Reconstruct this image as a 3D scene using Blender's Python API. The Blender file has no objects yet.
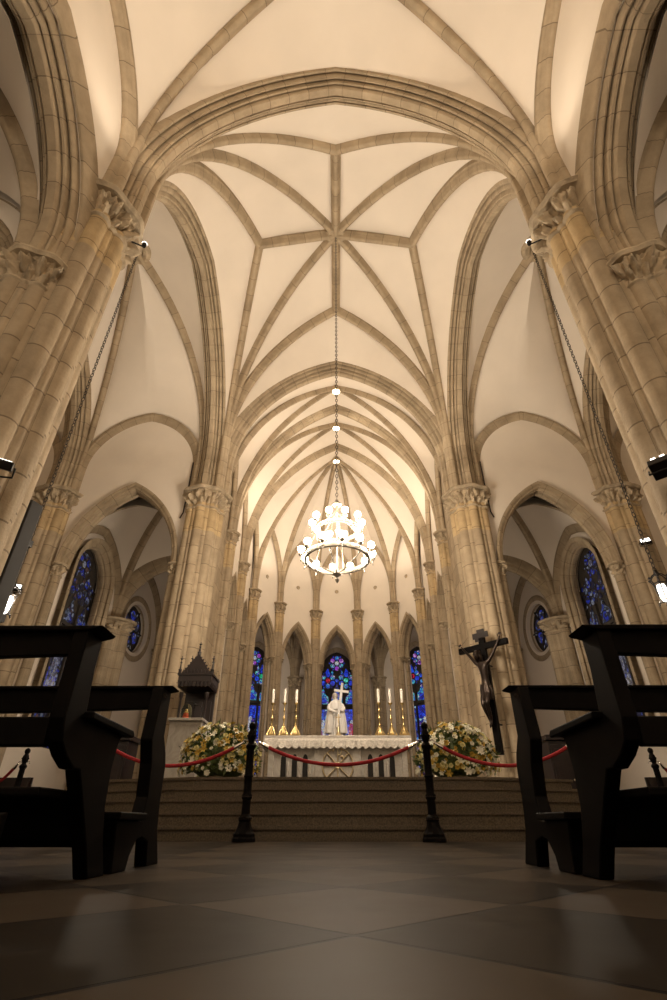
import bpy, bmesh, math, random
from mathutils import Vector, noise, Matrix
PI = math.pi
random.seed(7)
scn = bpy.context.scene
COL = scn.collection
V = Vector

# ------------------------------------------------------------------ camera
CAMH = 0.17
cam_d = bpy.data.cameras.new('camera')
cam = bpy.data.objects.new('camera', cam_d)
COL.objects.link(cam)
cam_d.sensor_fit = 'HORIZONTAL'
cam_d.sensor_width = 36
cam_d.lens = 500.0 / 667 * 36
cam_d.clip_start = 0.02
cam.location = (-0.02, 0, CAMH)
cam.rotation_euler = (math.radians(90 + 32.94), 0, math.radians(0.34))
scn.camera = cam

# ------------------------------------------------------------------ object helpers
def link(o, parent=None):
    COL.objects.link(o)
    if parent is not None:
        o.parent = parent
    return o

def tag(o, label=None, cat=None, group=None, kind=None):
    if label: o['label'] = label
    if cat: o['category'] = cat
    if group: o['group'] = group
    if kind: o['kind'] = kind
    return o

def empty(name, loc=(0, 0, 0), rz=0, label=None, cat=None, group=None, kind=None, parent=None):
    o = bpy.data.objects.new(name, None)
    o.empty_display_size = 0.1
    link(o, parent)
    o.location = loc
    o.rotation_euler = (0, 0, rz)
    return tag(o, label, cat, group, kind)

def copy_tree(o, parent=None):
    c = o.copy()
    COL.objects.link(c)
    c.parent = parent
    for ch in list(o.children):
        copy_tree(ch, c)
    return c

class MB:
    def __init__(s):
        s.v = []; s.f = []; s.uv = []; s.mi = []
    def add(s, vs, fs, uvs=None, mi=0):
        b = len(s.v)
        s.v.extend([tuple(v) for v in vs])
        for i, f in enumerate(fs):
            s.f.append([b + k for k in f])
            s.uv.append(uvs[i] if uvs else [(0, 0)] * len(f))
            s.mi.append(mi)
    def grid(s, rows, us=None, vs=None, mi=0, closed=False):
        """rows: list of lists of points, us: one u per row, vs: one v per column"""
        n = len(rows[0]); b = len(s.v)
        for r in rows: s.v.extend([tuple(p) for p in r])
        m = n if closed else n - 1
        for i in range(len(rows) - 1):
            for j in range(m):
                k = (j + 1) % n
                s.f.append([b + i * n + j, b + i * n + k, b + (i + 1) * n + k, b + (i + 1) * n + j])
                if us:
                    v0 = vs[j]; v1 = vs[j + 1]
                    s.uv.append([(us[i], v0), (us[i], v1), (us[i + 1], v1), (us[i + 1], v0)])
                else:
                    s.uv.append([(0, 0)] * 4)
                s.mi.append(mi)
    def box(s, x0, x1, y0, y1, z0, z1, mi=0, rot=None, c=None):
        P = [V((x, y, z)) for z in (z0, z1) for y in (y0, y1) for x in (x0, x1)]
        if rot is not None:
            c = V(c or (0, 0, 0)); P = [rot @ (p - c) + c for p in P]
        s.add(P, [(0, 2, 3, 1), (4, 5, 7, 6), (0, 1, 5, 4), (2, 6, 7, 3), (0, 4, 6, 2), (1, 3, 7, 5)], None, mi)
    def lathe(s, prof, n=20, c=(0, 0, 0), a0=0, a1=2 * PI, sx=1, sy=1, mi=0):
        full = abs(a1 - a0 - 2 * PI) < 1e-6
        k = n if full else n + 1
        rows = []
        for r, z in prof:
            rows.append([(c[0] + sx * r * math.cos(a0 + (a1 - a0) * j / n), c[1] + sy * r * math.sin(a0 + (a1 - a0) * j / n), c[2] + z) for j in range(k)])
        us = [0]
        for i in range(1, len(prof)):
            us.append(us[-1] + math.hypot(prof[i][0] - prof[i - 1][0], prof[i][1] - prof[i - 1][1]))
        vs = [j * 0.05 for j in range(n + 2)]
        s.grid(rows, us, vs, mi, closed=full)
    def tube(s, pts, r, n=8, mi=0, cap=True):
        pts = [V(p) for p in pts]
        rr = r if isinstance(r, (list, tuple)) else [r] * len(pts)
        rows = []; us = [0]
        up = V((0, 0, 1))
        prevN = None
        for i, p in enumerate(pts):
            if i == 0: t = pts[1] - p
            elif i == len(pts) - 1: t = p - pts[i - 1]
            else: t = pts[i + 1] - pts[i - 1]
            t.normalize()
            if prevN is None:
                a = up if abs(t.z) < 0.95 else V((1, 0, 0))
                N = t.cross(a).normalized()
            else:
                N = (prevN - t * prevN.dot(t)).normalized()
            prevN = N
            B = t.cross(N)
            rows.append([p + (N * math.cos(2 * PI * j / n) + B * math.sin(2 * PI * j / n)) * rr[i] for j in range(n)])
            if i: us.append(us[-1] + (p - pts[i - 1]).length)
        s.grid(rows, us, [j * 0.02 for j in range(n + 1)], mi, closed=True)
        if cap:
            b = len(s.v) - n * len(rows)
            s.f.append([b + j for j in range(n)][::-1]); s.uv.append([(0, 0)] * n); s.mi.append(mi)
            b = len(s.v) - n
            s.f.append([b + j for j in range(n)]); s.uv.append([(0, 0)] * n); s.mi.append(mi)
    def sphere(s, c, r, n=12, m=8, mi=0, sc=(1, 1, 1)):
        rows = []
        for i in range(m + 1):
            a = PI * i / m
            rows.append([(c[0] + sc[0] * r * math.sin(a) * math.cos(2 * PI * j / n), c[1] + sc[1] * r * math.sin(a) * math.sin(2 * PI * j / n), c[2] + sc[2] * r * math.cos(a)) for j in range(n)])
        s.grid(rows, None, None, mi, closed=True)
    def prism(s, poly, x0, x1, axis='X', mi=0):
        """poly: 2D outline; extruded along axis"""
        def m(a, b, c):
            return {'X': (c, a, b), 'Y': (a, c, b), 'Z': (a, b, c)}[axis]
        n = len(poly)
        vs = [m(a, b, x0) for a, b in poly] + [m(a, b, x1) for a, b in poly]
        fs = [list(range(n)), list(range(n, 2 * n))[::-1]] + [(i, i + n, (i + 1) % n + n, (i + 1) % n) for i in range(n)]
        s.add(vs, fs, None, mi)
    def build(s, name, mat, parent=None, smooth=True, bevel=0, loc=None, angle=40):
        me = bpy.data.meshes.new(name)
        me.from_pydata(s.v, [], s.f)
        uvl = me.uv_layers.new(name='UVMap')
        flat = []
        for u in s.uv:
            for a in u: flat.extend(a)
        uvl.data.foreach_set('uv', flat)
        mats = mat if isinstance(mat, (list, tuple)) else [mat]
        for m in mats: me.materials.append(m)
        me.polygons.foreach_set('material_index', s.mi)
        bm = bmesh.new(); bm.from_mesh(me)
        bmesh.ops.remove_doubles(bm, verts=bm.verts, dist=1e-5)
        bmesh.ops.recalc_face_normals(bm, faces=bm.faces)
        if smooth:
            ca = math.radians(angle)
            for f in bm.faces: f.smooth = True
            for e in bm.edges:
                if len(e.link_faces) != 2 or e.calc_face_angle(0) > ca: e.smooth = False
        bm.to_mesh(me); bm.free()
        me.update()
        o = bpy.data.objects.new(name, me)
        link(o, parent)
        if loc: o.location = loc
        if bevel:
            b = o.modifiers.new('bevel', 'BEVEL'); b.width = bevel; b.segments = 2; b.limit_method = 'ANGLE'
        return o

# ------------------------------------------------------------------ materials
def nodes(name):
    m = bpy.data.materials.new(name); m.use_nodes = True
    nt = m.node_tree
    for n in list(nt.nodes): nt.nodes.remove(n)
    out = nt.nodes.new('ShaderNodeOutputMaterial')
    bs = nt.nodes.new('ShaderNodeBsdfPrincipled')
    nt.links.new(bs.outputs[0], out.inputs[0])
    return m, nt, bs

def ramp(nt, stops):
    r = nt.nodes.new('ShaderNodeValToRGB')
    e = r.color_ramp.elements
    while len(e) < len(stops): e.new(0.5)
    for i, (p, c) in enumerate(stops):
        e[i].position = p; e[i].color = (c[0], c[1], c[2], 1)
    return r

def simple(name, col, rough=0.6, metal=0, noise_amt=0.12, scale=6, bump=0.0, spec=0.5, bscale=None):
    m, nt, bs = nodes(name)
    tc = nt.nodes.new('ShaderNodeTexCoord')
    nz = nt.nodes.new('ShaderNodeTexNoise'); nz.inputs['Scale'].default_value = scale; nz.inputs['Detail'].default_value = 5
    nt.links.new(tc.outputs['Object'], nz.inputs['Vector'])
    lo = [c * (1 - noise_amt) for c in col]; hi = [min(1, c * (1 + noise_amt)) for c in col]
    r = ramp(nt, [(0.3, lo), (0.7, hi)])
    nt.links.new(nz.outputs['Fac'], r.inputs[0]); nt.links.new(r.outputs[0], bs.inputs['Base Color'])
    bs.inputs['Roughness'].default_value = rough; bs.inputs['Metallic'].default_value = metal
    bs.inputs['Specular IOR Level'].default_value = spec
    if bump:
        n2 = nt.nodes.new('ShaderNodeTexNoise'); n2.inputs['Scale'].default_value = bscale or scale * 4
        nt.links.new(tc.outputs['Object'], n2.inputs['Vector'])
        b = nt.nodes.new('ShaderNodeBump'); b.inputs['Strength'].default_value = bump; b.inputs['Distance'].default_value = 0.02
        nt.links.new(n2.outputs['Fac'], b.inputs['Height']); nt.links.new(b.outputs[0], bs.inputs['Normal'])
    return m

def stone(name, c1, c2, row=0.55, width=0.5, mortar=0.012, band=None, bandcol=None, lobes=False):
    """cut stone blocks: UV.x runs along the shaft or rib, UV.y round it"""
    m, nt, bs = nodes(name)
    uv = nt.nodes.new('ShaderNodeUVMap'); uv.uv_map = 'UVMap'
    sep = nt.nodes.new('ShaderNodeSeparateXYZ'); cmb = nt.nodes.new('ShaderNodeCombineXYZ')
    nt.links.new(uv.outputs[0], sep.inputs[0])
    vo_ = nt.nodes.new('ShaderNodeMath'); vo_.operation = 'ADD'; vo_.inputs[1].default_value = 12.0
    nt.links.new(sep.outputs[1], vo_.inputs[0]); nt.links.new(vo_.outputs[0], cmb.inputs[0])
    if lobes:
        f_ = nt.nodes.new('ShaderNodeMath'); f_.operation = 'FLOOR'; nt.links.new(vo_.outputs[0], f_.inputs[0])
        wn = nt.nodes.new('ShaderNodeTexWhiteNoise'); wn.noise_dimensions = '1D'; nt.links.new(f_.outputs[0], wn.inputs['W'])
        ma = nt.nodes.new('ShaderNodeMath'); ma.operation = 'MULTIPLY_ADD'; ma.inputs[1].default_value = row
        nt.links.new(wn.outputs['Value'], ma.inputs[0]); nt.links.new(sep.outputs[0], ma.inputs[2]); nt.links.new(ma.outputs[0], cmb.inputs[1])
    else:
        nt.links.new(sep.outputs[0], cmb.inputs[1])
    br = nt.nodes.new('ShaderNodeTexBrick')
    br.inputs['Scale'].default_value = 1; br.inputs['Mortar Size'].default_value = mortar
    br.inputs['Mortar Smooth'].default_value = 0.3
    br.inputs['Brick Width'].default_value = width; br.inputs['Row Height'].default_value = row
    br.inputs['Bias'].default_value = 0.0
    br.offset = 0.0 if lobes else 0.5
    br.inputs['Color1'].default_value = (*c1, 1); br.inputs['Color2'].default_value = (*c2, 1)
    br.inputs['Mortar'].default_value = (c1[0] * 0.5, c1[1] * 0.48, c1[2] * 0.46, 1)
    nt.links.new(cmb.outputs[0], br.inputs['Vector'])
    tc = nt.nodes.new('ShaderNodeTexCoord')
    nz = nt.nodes.new('ShaderNodeTexNoise'); nz.inputs['Scale'].default_value = 2.2; nz.inputs['Detail'].default_value = 8; nz.inputs['Roughness'].default_value = 0.65
    geo = nt.nodes.new('ShaderNodeNewGeometry')
    nt.links.new(geo.outputs['Position'], nz.inputs['Vector'])
    r = ramp(nt, [(0.3, (0.72, 0.70, 0.67)), (0.7, (1.12, 1.1, 1.08))])
    nt.links.new(nz.outputs['Fac'], r.inputs[0])
    mx = nt.nodes.new('ShaderNodeMix'); mx.data_type = 'RGBA'; mx.blend_type = 'MULTIPLY'; mx.inputs[0].default_value = 1
    nt.links.new(br.outputs['Color'], mx.inputs[6]); nt.links.new(r.outputs[0], mx.inputs[7])
    last = mx.outputs[2]
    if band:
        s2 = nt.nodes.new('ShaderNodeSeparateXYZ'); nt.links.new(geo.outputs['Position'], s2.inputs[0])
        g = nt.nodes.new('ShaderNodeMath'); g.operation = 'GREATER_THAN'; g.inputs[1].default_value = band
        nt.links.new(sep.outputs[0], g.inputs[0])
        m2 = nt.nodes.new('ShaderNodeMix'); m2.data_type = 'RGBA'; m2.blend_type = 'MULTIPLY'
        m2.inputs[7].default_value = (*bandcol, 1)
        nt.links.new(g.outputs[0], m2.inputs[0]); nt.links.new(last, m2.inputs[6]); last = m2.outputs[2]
    nt.links.new(last, bs.inputs['Base Color'])
    bs.inputs['Roughness'].default_value = 0.75; bs.inputs['Specular IOR Level'].default_value = 0.25
    b = nt.nodes.new('ShaderNodeBump'); b.inputs['Strength'].default_value = 0.5; b.inputs['Distance'].default_value = 0.012
    ad = nt.nodes.new('ShaderNodeMath'); ad.operation = 'MULTIPLY_ADD'; ad.inputs[1].default_value = -1.0
    n3 = nt.nodes.new('ShaderNodeTexNoise'); n3.inputs['Scale'].default_value = 25
    nt.links.new(geo.outputs['Position'], n3.inputs['Vector'])
    nt.links.new(br.outputs['Fac'], ad.inputs[0]); nt.links.new(n3.outputs['Fac'], ad.inputs[2])
    nt.links.new(ad.outputs[0], b.inputs['Height']); nt.links.new(b.outputs[0], bs.inputs['Normal'])
    return m

SC1, SC2 = (0.44, 0.355, 0.245), (0.36, 0.29, 0.20)
M = {}
M['stone'] = stone('limestone_blocks', SC1, SC2, row=0.62, width=0.42)
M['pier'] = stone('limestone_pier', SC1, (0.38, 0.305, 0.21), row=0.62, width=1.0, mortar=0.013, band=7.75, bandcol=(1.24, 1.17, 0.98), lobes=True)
M['rib'] = stone('limestone_rib', SC1, (0.38, 0.305, 0.21), row=0.55, width=50, mortar=0.01)
M['carved'] = simple('carved_limestone', (0.44, 0.355, 0.245), 0.8, noise_amt=0.3, scale=5, bump=0.6, bscale=22, spec=0.2)
M['plaster'] = simple('cream_plaster', (0.78, 0.70, 0.60), 0.9, noise_amt=0.035, scale=0.9, bump=0.12, bscale=6, spec=0.15)
M['wood'] = simple('black_stained_wood', (0.004, 0.003, 0.0027), 0.5, noise_amt=0.4, scale=8, spec=0.06)
M['wood_dark'] = simple('dark_carved_wood', (0.011, 0.0055, 0.0045), 0.4, noise_amt=0.4, scale=8)
M['iron'] = simple('black_iron', (0.015, 0.013, 0.012), 0.45, metal=0.6, noise_amt=0.2)
M['bronze'] = simple('dark_bronze', (0.03, 0.02, 0.015), 0.33, metal=0.7, noise_amt=0.3, scale=10)
M['gold'] = simple('polished_brass', (0.60, 0.45, 0.20), 0.3, metal=1, noise_amt=0.1)
M['brass_dull'] = simple('pale_brass', (0.55, 0.45, 0.28), 0.35, metal=0.8, noise_amt=0.15)
M['marble'] = None
M['cloth'] = simple('white_lace_cloth', (0.56, 0.52, 0.46), 0.9, noise_amt=0.22, scale=30, bump=0.5, bscale=60)
M['wax'] = simple('white_wax', (0.72, 0.68, 0.60), 0.5, noise_amt=0.03)
M['rope'] = simple('red_velvet', (0.33, 0.012, 0.018), 0.8, noise_amt=0.25, scale=30)
M['chrome'] = simple('chrome', (0.8, 0.8, 0.8), 0.15, metal=1, noise_amt=0.02)
M['leaf'] = simple('leaf_green', (0.085, 0.12, 0.03), 0.55, noise_amt=0.6, scale=20)
M['white_petal'] = simple('white_petal', (0.82, 0.80, 0.66), 0.7, noise_amt=0.08, scale=30)
M['yellow_petal'] = simple('yellow_petal', (0.50, 0.34, 0.05), 0.7, noise_amt=0.3, scale=20)
M['cream_petal'] = simple('cream_petal', (0.72, 0.66, 0.32), 0.7, noise_amt=0.2, scale=20)
M['speaker'] = simple('grey_speaker_cloth', (0.015, 0.0135, 0.012), 0.7, noise_amt=0.1)
M['statue'] = simple('white_marble_statue', (0.86, 0.82, 0.76), 0.5, noise_amt=0.06, scale=5)
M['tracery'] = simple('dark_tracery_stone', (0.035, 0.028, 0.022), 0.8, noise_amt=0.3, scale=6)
M['chain'] = simple('chain_iron', (0.06, 0.05, 0.04), 0.5, metal=0.5)
M['frame'] = simple('chandelier_metal', (0.15, 0.13, 0.10), 0.45, metal=0.1, noise_amt=0.1)

def marble():
    m, nt, bs = nodes('veined_marble')
    tc = nt.nodes.new('ShaderNodeTexCoord')
    nz = nt.nodes.new('ShaderNodeTexNoise'); nz.inputs['Scale'].default_value = 3; nz.inputs['Detail'].default_value = 8; nz.inputs['Distortion'].default_value = 1.5
    nt.links.new(tc.outputs['Object'], nz.inputs['Vector'])
    r = ramp(nt, [(0.3, (0.27, 0.25, 0.215)), (0.48, (0.38, 0.35, 0.30)), (0.52, (0.32, 0.29, 0.255)), (0.75, (0.42, 0.39, 0.34))])
    nt.links.new(nz.outputs['Fac'], r.inputs[0]); nt.links.new(r.outputs[0], bs.inputs['Base Color'])
    bs.inputs['Roughness'].default_value = 0.35
    return m
M['marble'] = marble()

def floor_mat():
    m, nt, bs = nodes('polished_stone_diamond_tiles')
    geo = nt.nodes.new('ShaderNodeNewGeometry')
    mp = nt.nodes.new('ShaderNodeMapping'); mp.vector_type = 'POINT'
    # diamond grid with a corner at (0, 1.19)
    mp.inputs['Location'].default_value = (-1.19 * 0.7071 * 0 , 0, 0)
    sub = nt.nodes.new('ShaderNodeVectorMath'); sub.operation = 'SUBTRACT'; sub.inputs[1].default_value = (0.01, 1.19, -.3)
    rot = nt.nodes.new('ShaderNodeVectorRotate'); rot.rotation_type = 'Z_AXIS'; rot.inputs['Angle'].default_value = math.radians(45)
    nt.links.new(geo.outputs['Position'], sub.inputs[0]); nt.links.new(sub.outputs[0], rot.inputs['Vector'])
    br = nt.nodes.new('ShaderNodeTexBrick'); br.offset = 0; br.squash = 1
    t = 0.83 * 0.7071
    br.inputs['Scale'].default_value = 1; br.inputs['Brick Width'].default_value = t; br.inputs['Row Height'].default_value = t
    br.inputs['Mortar Size'].default_value = 0.007; br.inputs['Mortar Smooth'].default_value = 0.2
    ck = nt.nodes.new('ShaderNodeTexChecker'); ck.inputs['Scale'].default_value = 1 / t
    ck.inputs['Color1'].default_value = (0.036, 0.027, 0.0185, 1); ck.inputs['Color2'].default_value = (0.0125, 0.0095, 0.0065, 1)
    nt.links.new(rot.outputs[0], ck.inputs['Vector'])
    nt.links.new(ck.outputs[0], br.inputs['Color1']); nt.links.new(ck.outputs[0], br.inputs['Color2'])
    br.inputs['Mortar'].default_value = (0.004, 0.003, 0.003, 1)
    nt.links.new(rot.outputs[0], br.inputs['Vector'])
    nz = nt.nodes.new('ShaderNodeTexNoise'); nz.inputs['Scale'].default_value = 3.5; nz.inputs['Detail'].default_value = 8
    nt.links.new(geo.outputs['Position'], nz.inputs['Vector'])
    r = ramp(nt, [(0.3, (0.85, 0.85, 0.85)), (0.7, (1.12, 1.1, 1.08))]); nt.links.new(nz.outputs['Fac'], r.inputs[0])
    mx = nt.nodes.new('ShaderNodeMix'); mx.data_type = 'RGBA'; mx.blend_type = 'MULTIPLY'; mx.inputs[0].default_value = 1
    # dark border strip between thin light lines on both sides of the aisle
    sx_ = nt.nodes.new('ShaderNodeSeparateXYZ'); nt.links.new(geo.outputs['Position'], sx_.inputs[0])
    ab = nt.nodes.new('ShaderNodeMath'); ab.operation = 'ABSOLUTE'; nt.links.new(sx_.outputs[0], ab.inputs[0])
    rr_ = ramp(nt, [(0.0, (1, 1, 1)), (.505, (1.35, 1.3, 1.2)), (.512, (.42, .42, .42)), (.555, (1.35, 1.3, 1.2)), (.562, (.85, .85, .85))]); rr_.color_ramp.interpolation = 'CONSTANT'
    hv = nt.nodes.new('ShaderNodeMath'); hv.operation = 'MULTIPLY'; hv.inputs[1].default_value = .5; nt.links.new(ab.outputs[0], hv.inputs[0]); nt.links.new(hv.outputs[0], rr_.inputs[0])
    m3 = nt.nodes.new('ShaderNodeMix'); m3.data_type = 'RGBA'; m3.blend_type = 'MULTIPLY'; m3.inputs[0].default_value = 1
    nt.links.new(br.outputs['Color'], m3.inputs[6]); nt.links.new(rr_.outputs[0], m3.inputs[7])
    nt.links.new(m3.outputs[2], mx.inputs[6]); nt.links.new(r.outputs[0], mx.inputs[7]); nt.links.new(mx.outputs[2], bs.inputs['Base Color'])
    r2 = ramp(nt, [(0.3, (0.37,) * 3), (0.7, (0.42,) * 3)]); nt.links.new(nz.outputs['Fac'], r2.inputs[0]); nt.links.new(r2.outputs[0], bs.inputs['Roughness'])
    b = nt.nodes.new('ShaderNodeBump'); b.inputs['Strength'].default_value = 0.6; b.inputs['Distance'].default_value = 0.006; b.invert = True
    nt.links.new(br.outputs['Fac'], b.inputs['Height']); nt.links.new(b.outputs[0], bs.inputs['Normal'])
    bs.inputs['Specular IOR Level'].default_value = 0.035
    return m
M['floor'] = floor_mat()
M['step'] = simple('brown_granite', (0.105, 0.082, 0.056), 0.5, noise_amt=0.45, scale=60, spec=0.3)

def emis(name, col, s):
    m, nt, bs = nodes(name)
    bs.inputs['Base Color'].default_value = (*col, 1)
    bs.inputs['Emission Color'].default_value = (*col, 1); bs.inputs['Emission Strength'].default_value = s
    return m
M['bulb'] = emis('lit_bulb', (1.0, 0.84, 0.655), 325)
M['lamp'] = emis('lit_lamp_disc', (1.0, 0.9, 0.74), 9)
M['lamp_white'] = emis('lit_cold_lamp', (1.0, 0.97, 0.9), 3)

def glass(name, stops, scale, strength):
    """leaded stained glass lit from outside"""
    m, nt, bs = nodes(name)
    tc = nt.nodes.new('ShaderNodeTexCoord')
    vo = nt.nodes.new('ShaderNodeTexVoronoi'); vo.inputs['Scale'].default_value = scale
    nt.links.new(tc.outputs['Object'], vo.inputs['Vector'])
    sp = nt.nodes.new('ShaderNodeSeparateColor'); nt.links.new(vo.outputs['Color'], sp.inputs[0])
    r = ramp(nt, stops); r.color_ramp.interpolation = 'CONSTANT'
    nt.links.new(sp.outputs[0], r.inputs[0])
    ve = nt.nodes.new('ShaderNodeTexVoronoi'); ve.feature = 'DISTANCE_TO_EDGE'; ve.inputs['Scale'].default_value = scale
    nt.links.new(tc.outputs['Object'], ve.inputs['Vector'])
    st = nt.nodes.new('ShaderNodeMath'); st.operation = 'GREATER_THAN'; st.inputs[1].default_value = 0.06
    nt.links.new(ve.outputs[0], st.inputs[0])
    sb = nt.nodes.new('ShaderNodeMath'); sb.operation = 'MULTIPLY'; sb.inputs[1].default_value = strength
    nt.links.new(st.outputs[0], sb.inputs[0])
    nt.links.new(r.outputs[0], bs.inputs['Emission Color']); nt.links.new(sb.outputs[0], bs.inputs['Emission Strength'])
    bs.inputs['Base Color'].default_value = (0.01, 0.01, 0.015, 1); bs.inputs['Roughness'].default_value = 0.2
    return m
BL = [(0.0, (0.012, 0.03, 0.30)), (0.3, (0.03, 0.10, 0.75)), (0.55, (0.02, 0.02, 0.12)), (0.7, (0.10, 0.35, 0.8)), (0.82, (0.15, 0.05, 0.35)), (0.92, (0.35, 0.6, 0.75))]
M['g_blue'] = glass('blue_stained_glass', BL, 9, 0.6)
M['g_rose'] = glass('rose_stained_glass', [(0.0, (0.02, 0.12, 0.6)), (0.3, (0.05, 0.4, 0.55)), (0.5, (0.02, 0.03, 0.2)), (0.65, (0.15, 0.55, 0.5)), (0.8, (0.25, 0.1, 0.5)), (0.93, (0.6, 0.5, 0.6))], 14, 0.8)
M['g_royal'] = glass('royal_blue_stained_glass', [(0.0, (0.02, 0.05, 0.7)), (0.5, (0.03, 0.12, 0.95)), (0.8, (0.02, 0.02, 0.3))], 10, 0.65)
M['g_red'] = glass('red_stained_glass', [(0.0, (0.5, 0.01, 0.04)), (0.6, (0.3, 0.02, 0.15))], 9, 0.8)
M['g_white'] = glass('pale_stained_glass', [(0.0, (0.55, 0.55, 0.62)), (0.5, (0.35, 0.45, 0.6)), (0.75, (0.7, 0.62, 0.5))], 12, 0.75)
M['g_green'] = glass('green_stained_glass', [(0.0, (0.02, 0.45, 0.2)), (0.6, (0.1, 0.6, 0.5))], 9, 0.8)
M['g_dim'] = glass('dim_blue_stained_glass', [(0.0, (0.02, 0.02, 0.05)), (0.35, (0.05, 0.08, 0.34)), (0.5, (0.04, 0.035, 0.03)), (0.65, (0.13, 0.15, 0.20)), (0.8, (0.12, 0.06, 0.05)), (0.9, (0.28, 0.30, 0.38))], 9, 0.38)
M['g_dimblue'] = glass('deep_blue_dim_stained_glass', [(0.0, (0.02, 0.04, 0.4)), (0.4, (0.03, 0.03, 0.05)), (0.75, (0.18, 0.2, 0.32))], 10, 0.45)
M['g_dimpale'] = glass('pale_dim_stained_glass', [(0.0, (0.3, 0.3, 0.4)), (0.5, (0.1, 0.1, 0.16)), (0.75, (0.4, 0.36, 0.3))], 12, 0.4)
M['g_purple'] = glass('purple_stained_glass', [(0.0, (0.3, 0.05, 0.5)), (0.5, (0.5, 0.25, 0.6))], 9, 0.8)
GL = ['g_blue', 'g_rose', 'g_royal', 'g_red', 'g_white', 'g_green', 'g_purple']

# ------------------------------------------------------------------ architecture helpers
def arc_pts(P, E, zs, n=16):
    P = V(P); E = V(E)
    d = V((E.x - P.x, E.y - P.y, 0)); L = d.length; d.normalize()
    H = E.z - zs
    R = (L * L + H * H) / (2 * L)
    ph = math.atan2(H, R - L)
    pts = []
    if zs > P.z + 1e-4:
        k = max(1, int((zs - P.z) / 0.6))
        for i in range(k): pts.append(V((P.x, P.y, P.z + (zs - P.z) * i / k)))
    for i in range(n + 1):
        a = ph * i / n
        q = R - R * math.cos(a)
        pts.append(V((P.x + d.x * q, P.y + d.y * q, zs + R * math.sin(a))))
    return pts

def resample(pts, n):
    ls = [0]
    for i in range(1, len(pts)): ls.append(ls[-1] + (pts[i] - pts[i - 1]).length)
    out = []; j = 0
    for i in range(n + 1):
        t = ls[-1] * i / n
        while j < len(ls) - 2 and ls[j + 1] < t: j += 1
        f = (t - ls[j]) / max(1e-9, ls[j + 1] - ls[j])
        out.append(pts[j].lerp(pts[j + 1], min(1, max(0, f))))
    return out

def full_prof(half):
    return [(-a, b) for a, b in half] + [(a, b) for a, b in half[::-1] if a > 1e-6]

def sc_prof(p, s): return [(a * s, b * s) for a, b in p]

RIB = full_prof([(.15, -.06), (.15, .05), (.125, .07), (.115, .11), (.10, .16), (.075, .185), (.07, .22), (.04, .25), (0, .255)])
RIBS = sc_prof(RIB, .68)
ARCH = full_prof([(.47, -.5), (.46, .03), (.43, .07), (.385, .08), (.375, -.02), (.345, -.02), (.335, .10), (.32, .17), (.285, .21), (.25, .20), (.245, .09), (.217, .09), (.207, .25), (.20, .31), (.16, .33), (.147, .25), (.127, .25), (.117, .37), (.08, .41), (0, .415)])
ARCH = sc_prof(ARCH, .80)
ARCH_S = full_prof([(.26, -.35), (.26, .03), (.235, .06), (.2, .06), (.185, .12), (.18, .17), (.14, .20), (.115, .19), (.1, .24), (.05, .28), (0, .285)])

def sweep_rib(mb, pts, prof, miter_end=True, S=None, vsc=0.02, u0=0.0):
    P = pts[0]; E = pts[-1]
    d = V((E.x - P.x, E.y - P.y, 0)).normalized()
    if S is None: S = d.cross(V((0, 0, 1)))
    rows = []; us = [u0]
    for i, p in enumerate(pts):
        if i == 0: T = pts[1] - p
        elif i == len(pts) - 1: T = p - pts[i - 1]
        else: T = (pts[i + 1] - p).normalized() + (p - pts[i - 1]).normalized()
        T.normalize()
        D = T.cross(S).normalized()
        if i == len(pts) - 1 and miter_end:
            c = max(0.5, D.dot(V((0, 0, -1)))); D = V((0, 0, -1)) / c
        rows.append([p + S * a + D * b for a, b in prof])
        if i: us.append(us[-1] + (p - pts[i - 1]).length)
    vs = [0]
    for i in range(1, len(prof)): vs.append(vs[-1] + math.hypot(prof[i][0] - prof[i - 1][0], prof[i][1] - prof[i - 1][1]))
    vs = [v * vsc for v in vs]
    mb.grid(rows, us, vs)
    mb.add(rows[0], [list(range(len(prof)))])

def straight_rib(mb, A, B, prof):
    A = V(A); B = V(B); T = (B - A).normalized(); S = T.cross(V((0, 0, 1))).normalized(); D = T.cross(S)
    if D.z > 0: D = -D
    rows = [[p + S * a + D * b for a, b in prof] for p in (A, B)]
    mb.grid(rows, [0, (B - A).length], [i * .001 for i in range(len(prof))])

def loft(mb, A, B, n=20, m=8, bulge=0.06):
    A = resample(A, n); B = resample(B, n)
    rows = []
    for i in range(n + 1):
        w = (A[i] - B[i]).length
        rows.append([A[i].lerp(B[i], j / m) + V((0, 0, 1)) * bulge * w * math.sin(PI * j / m) * min(1, i / n * 1.5) for j in range(m + 1)])
    mb.grid(rows)

ncount = {}
def sname(base):
    ncount[base] = ncount.get(base, 0) + 1
    return f'{base}_{ncount[base]}'

def boss_mesh(r, hole=True):
    mb = MB()
    if hole:
        mb.lathe([(r * .45, .25), (r * .45, -.02), (r * .55, -.10), (r * .8, -.14), (r, -.08), (r * 1.05, .02), (r, .2)], 24)
    else:
        mb.lathe([(0.001, -.2), (r * .5, -.19), (r * .8, -.12), (r, -.05), (r, .2)], 20)
    return mb

def ceiling(name):
    return empty(name, kind='structure')

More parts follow.
